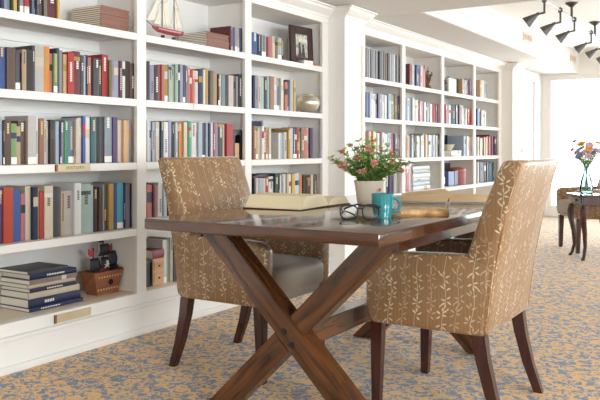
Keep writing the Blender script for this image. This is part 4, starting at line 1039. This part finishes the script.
# ------------------------------------------------------------------ track lights and vents
def track(label, x, y0, y1, canopies, heads, zr):
    t = thing('track_light', label, 'track light', (x, y0, ZT), 0, 'track lights'); O = Matrix.Translation((-x, -y0, -ZT))
    MB().tube([(x, y0, zr), (x, y1, zr)], .009, 8).build('rail', M_RAIL, t, True, xf=O)
    for y in canopies:
        m = MB(); m.lathe([(0, ZT), (.062, ZT), (.06, ZT-.01), (.02, ZT-.04), (.012, ZT-.045), (.012, zr-.012), (0, zr-.012)][::-1], 20, (x, y, 0)); m.build('canopy', M_METAL, t, True, xf=O)
    for y in heads:
        m = MB(); m.tube([(x, y, zr+.03), (x, y, zr-.115)], .0095, 8); m.box(x-.018, x+.018, y-.018, y+.018, zr-.02, zr+.022, .003, 1)
        m.tube([(x, y, zr-.108), (x-.055, y-.01, zr-.118)], .009, 8); hd = m.build('arm', M_METAL, t, True, xf=O)
        dv = Vector((-.86, -.12, -.62)).normalized(); q = Vector((0, 0, 1)).rotation_difference(dv).to_matrix()
        m = MB(); m.lathe([(0, -.01), (.014, -.01), (.016, .02), (.026, .04), (.054, .125), (.050, .125), (.021, .045), (0, .036)], 20, (x-.05, y-.01, zr-.115), rot=q); m.build('lamp_shade', M_METAL, hd, True, xf=O)
    return t
track('dark track light on the raised ceiling, nearest of the row of spot rails', -1.625, 5.85, 7.78, [7.58], [6.53, 7.11, 7.70], 2.30)
track('dark track light on the raised ceiling, further along behind the first rail', -1.65, 8.55, 10.4, [8.87, 10.0], [8.66, 9.25, 9.9], 2.30)
def vent(label, y0, y1, z0, z1):
    t = thing('air_vent', label, 'air vent', (TX0, y0, z0), 0, 'air vents')
    MB().box(0, .004, 0, y1-y0, 0, z1-z0).build('backing', M_VENTDARK, t)
    m = MB(); w = .014; H2, W2 = z1-z0, y1-y0
    m.box(.004, .012, 0, W2, 0, w); m.box(.004, .012, 0, W2, H2-w, H2); m.box(.004, .012, 0, w, w, H2-w); m.box(.004, .012, W2-w, W2, w, H2-w)
    for i in range(1, 6): m.box(.004, .010, W2*i/6-.008, W2*i/6+.008, w, H2-w)
    m.build('grille', M_VENT, t)
vent('tan air vent on the white ceiling step, nearer one', 8.60, 8.94, 2.265, 2.365)
vent('tan air vent on the white ceiling step, further one', 11.0, 11.3, 2.265, 2.365)

merge_small()
# ------------------------------------------------------------------ sky, camera
w = bpy.data.worlds.new('sky'); scene.world = w; w.use_nodes = True
bg = w.node_tree.nodes['Background']; bg.inputs[0].default_value = (.93, .97, 1, 1); bg.inputs[1].default_value = SKY
cam = bpy.data.cameras.new('camera'); co = bpy.data.objects.new('camera', cam); COL.objects.link(co)
co.location = (0, 0, 1.03); co.rotation_euler = (PI/2, 0, math.atan(468/745)); cam.sensor_width = 36; cam.lens = 745/600*36; cam.shift_y = -52/600; cam.clip_start = .05
scene.camera = co
vs = scene.view_settings; vs.view_transform = 'Standard'; vs.look = 'None'; vs.gamma = 1; vs.exposure = EXPO
cy = scene.cycles; cy.use_denoising = True; cy.max_bounces = 8; cy.diffuse_bounces = 5; cy.glossy_bounces = 4; cy.transparent_max_bounces = 12; cy.caustics_reflective = False; cy.caustics_refractive = False
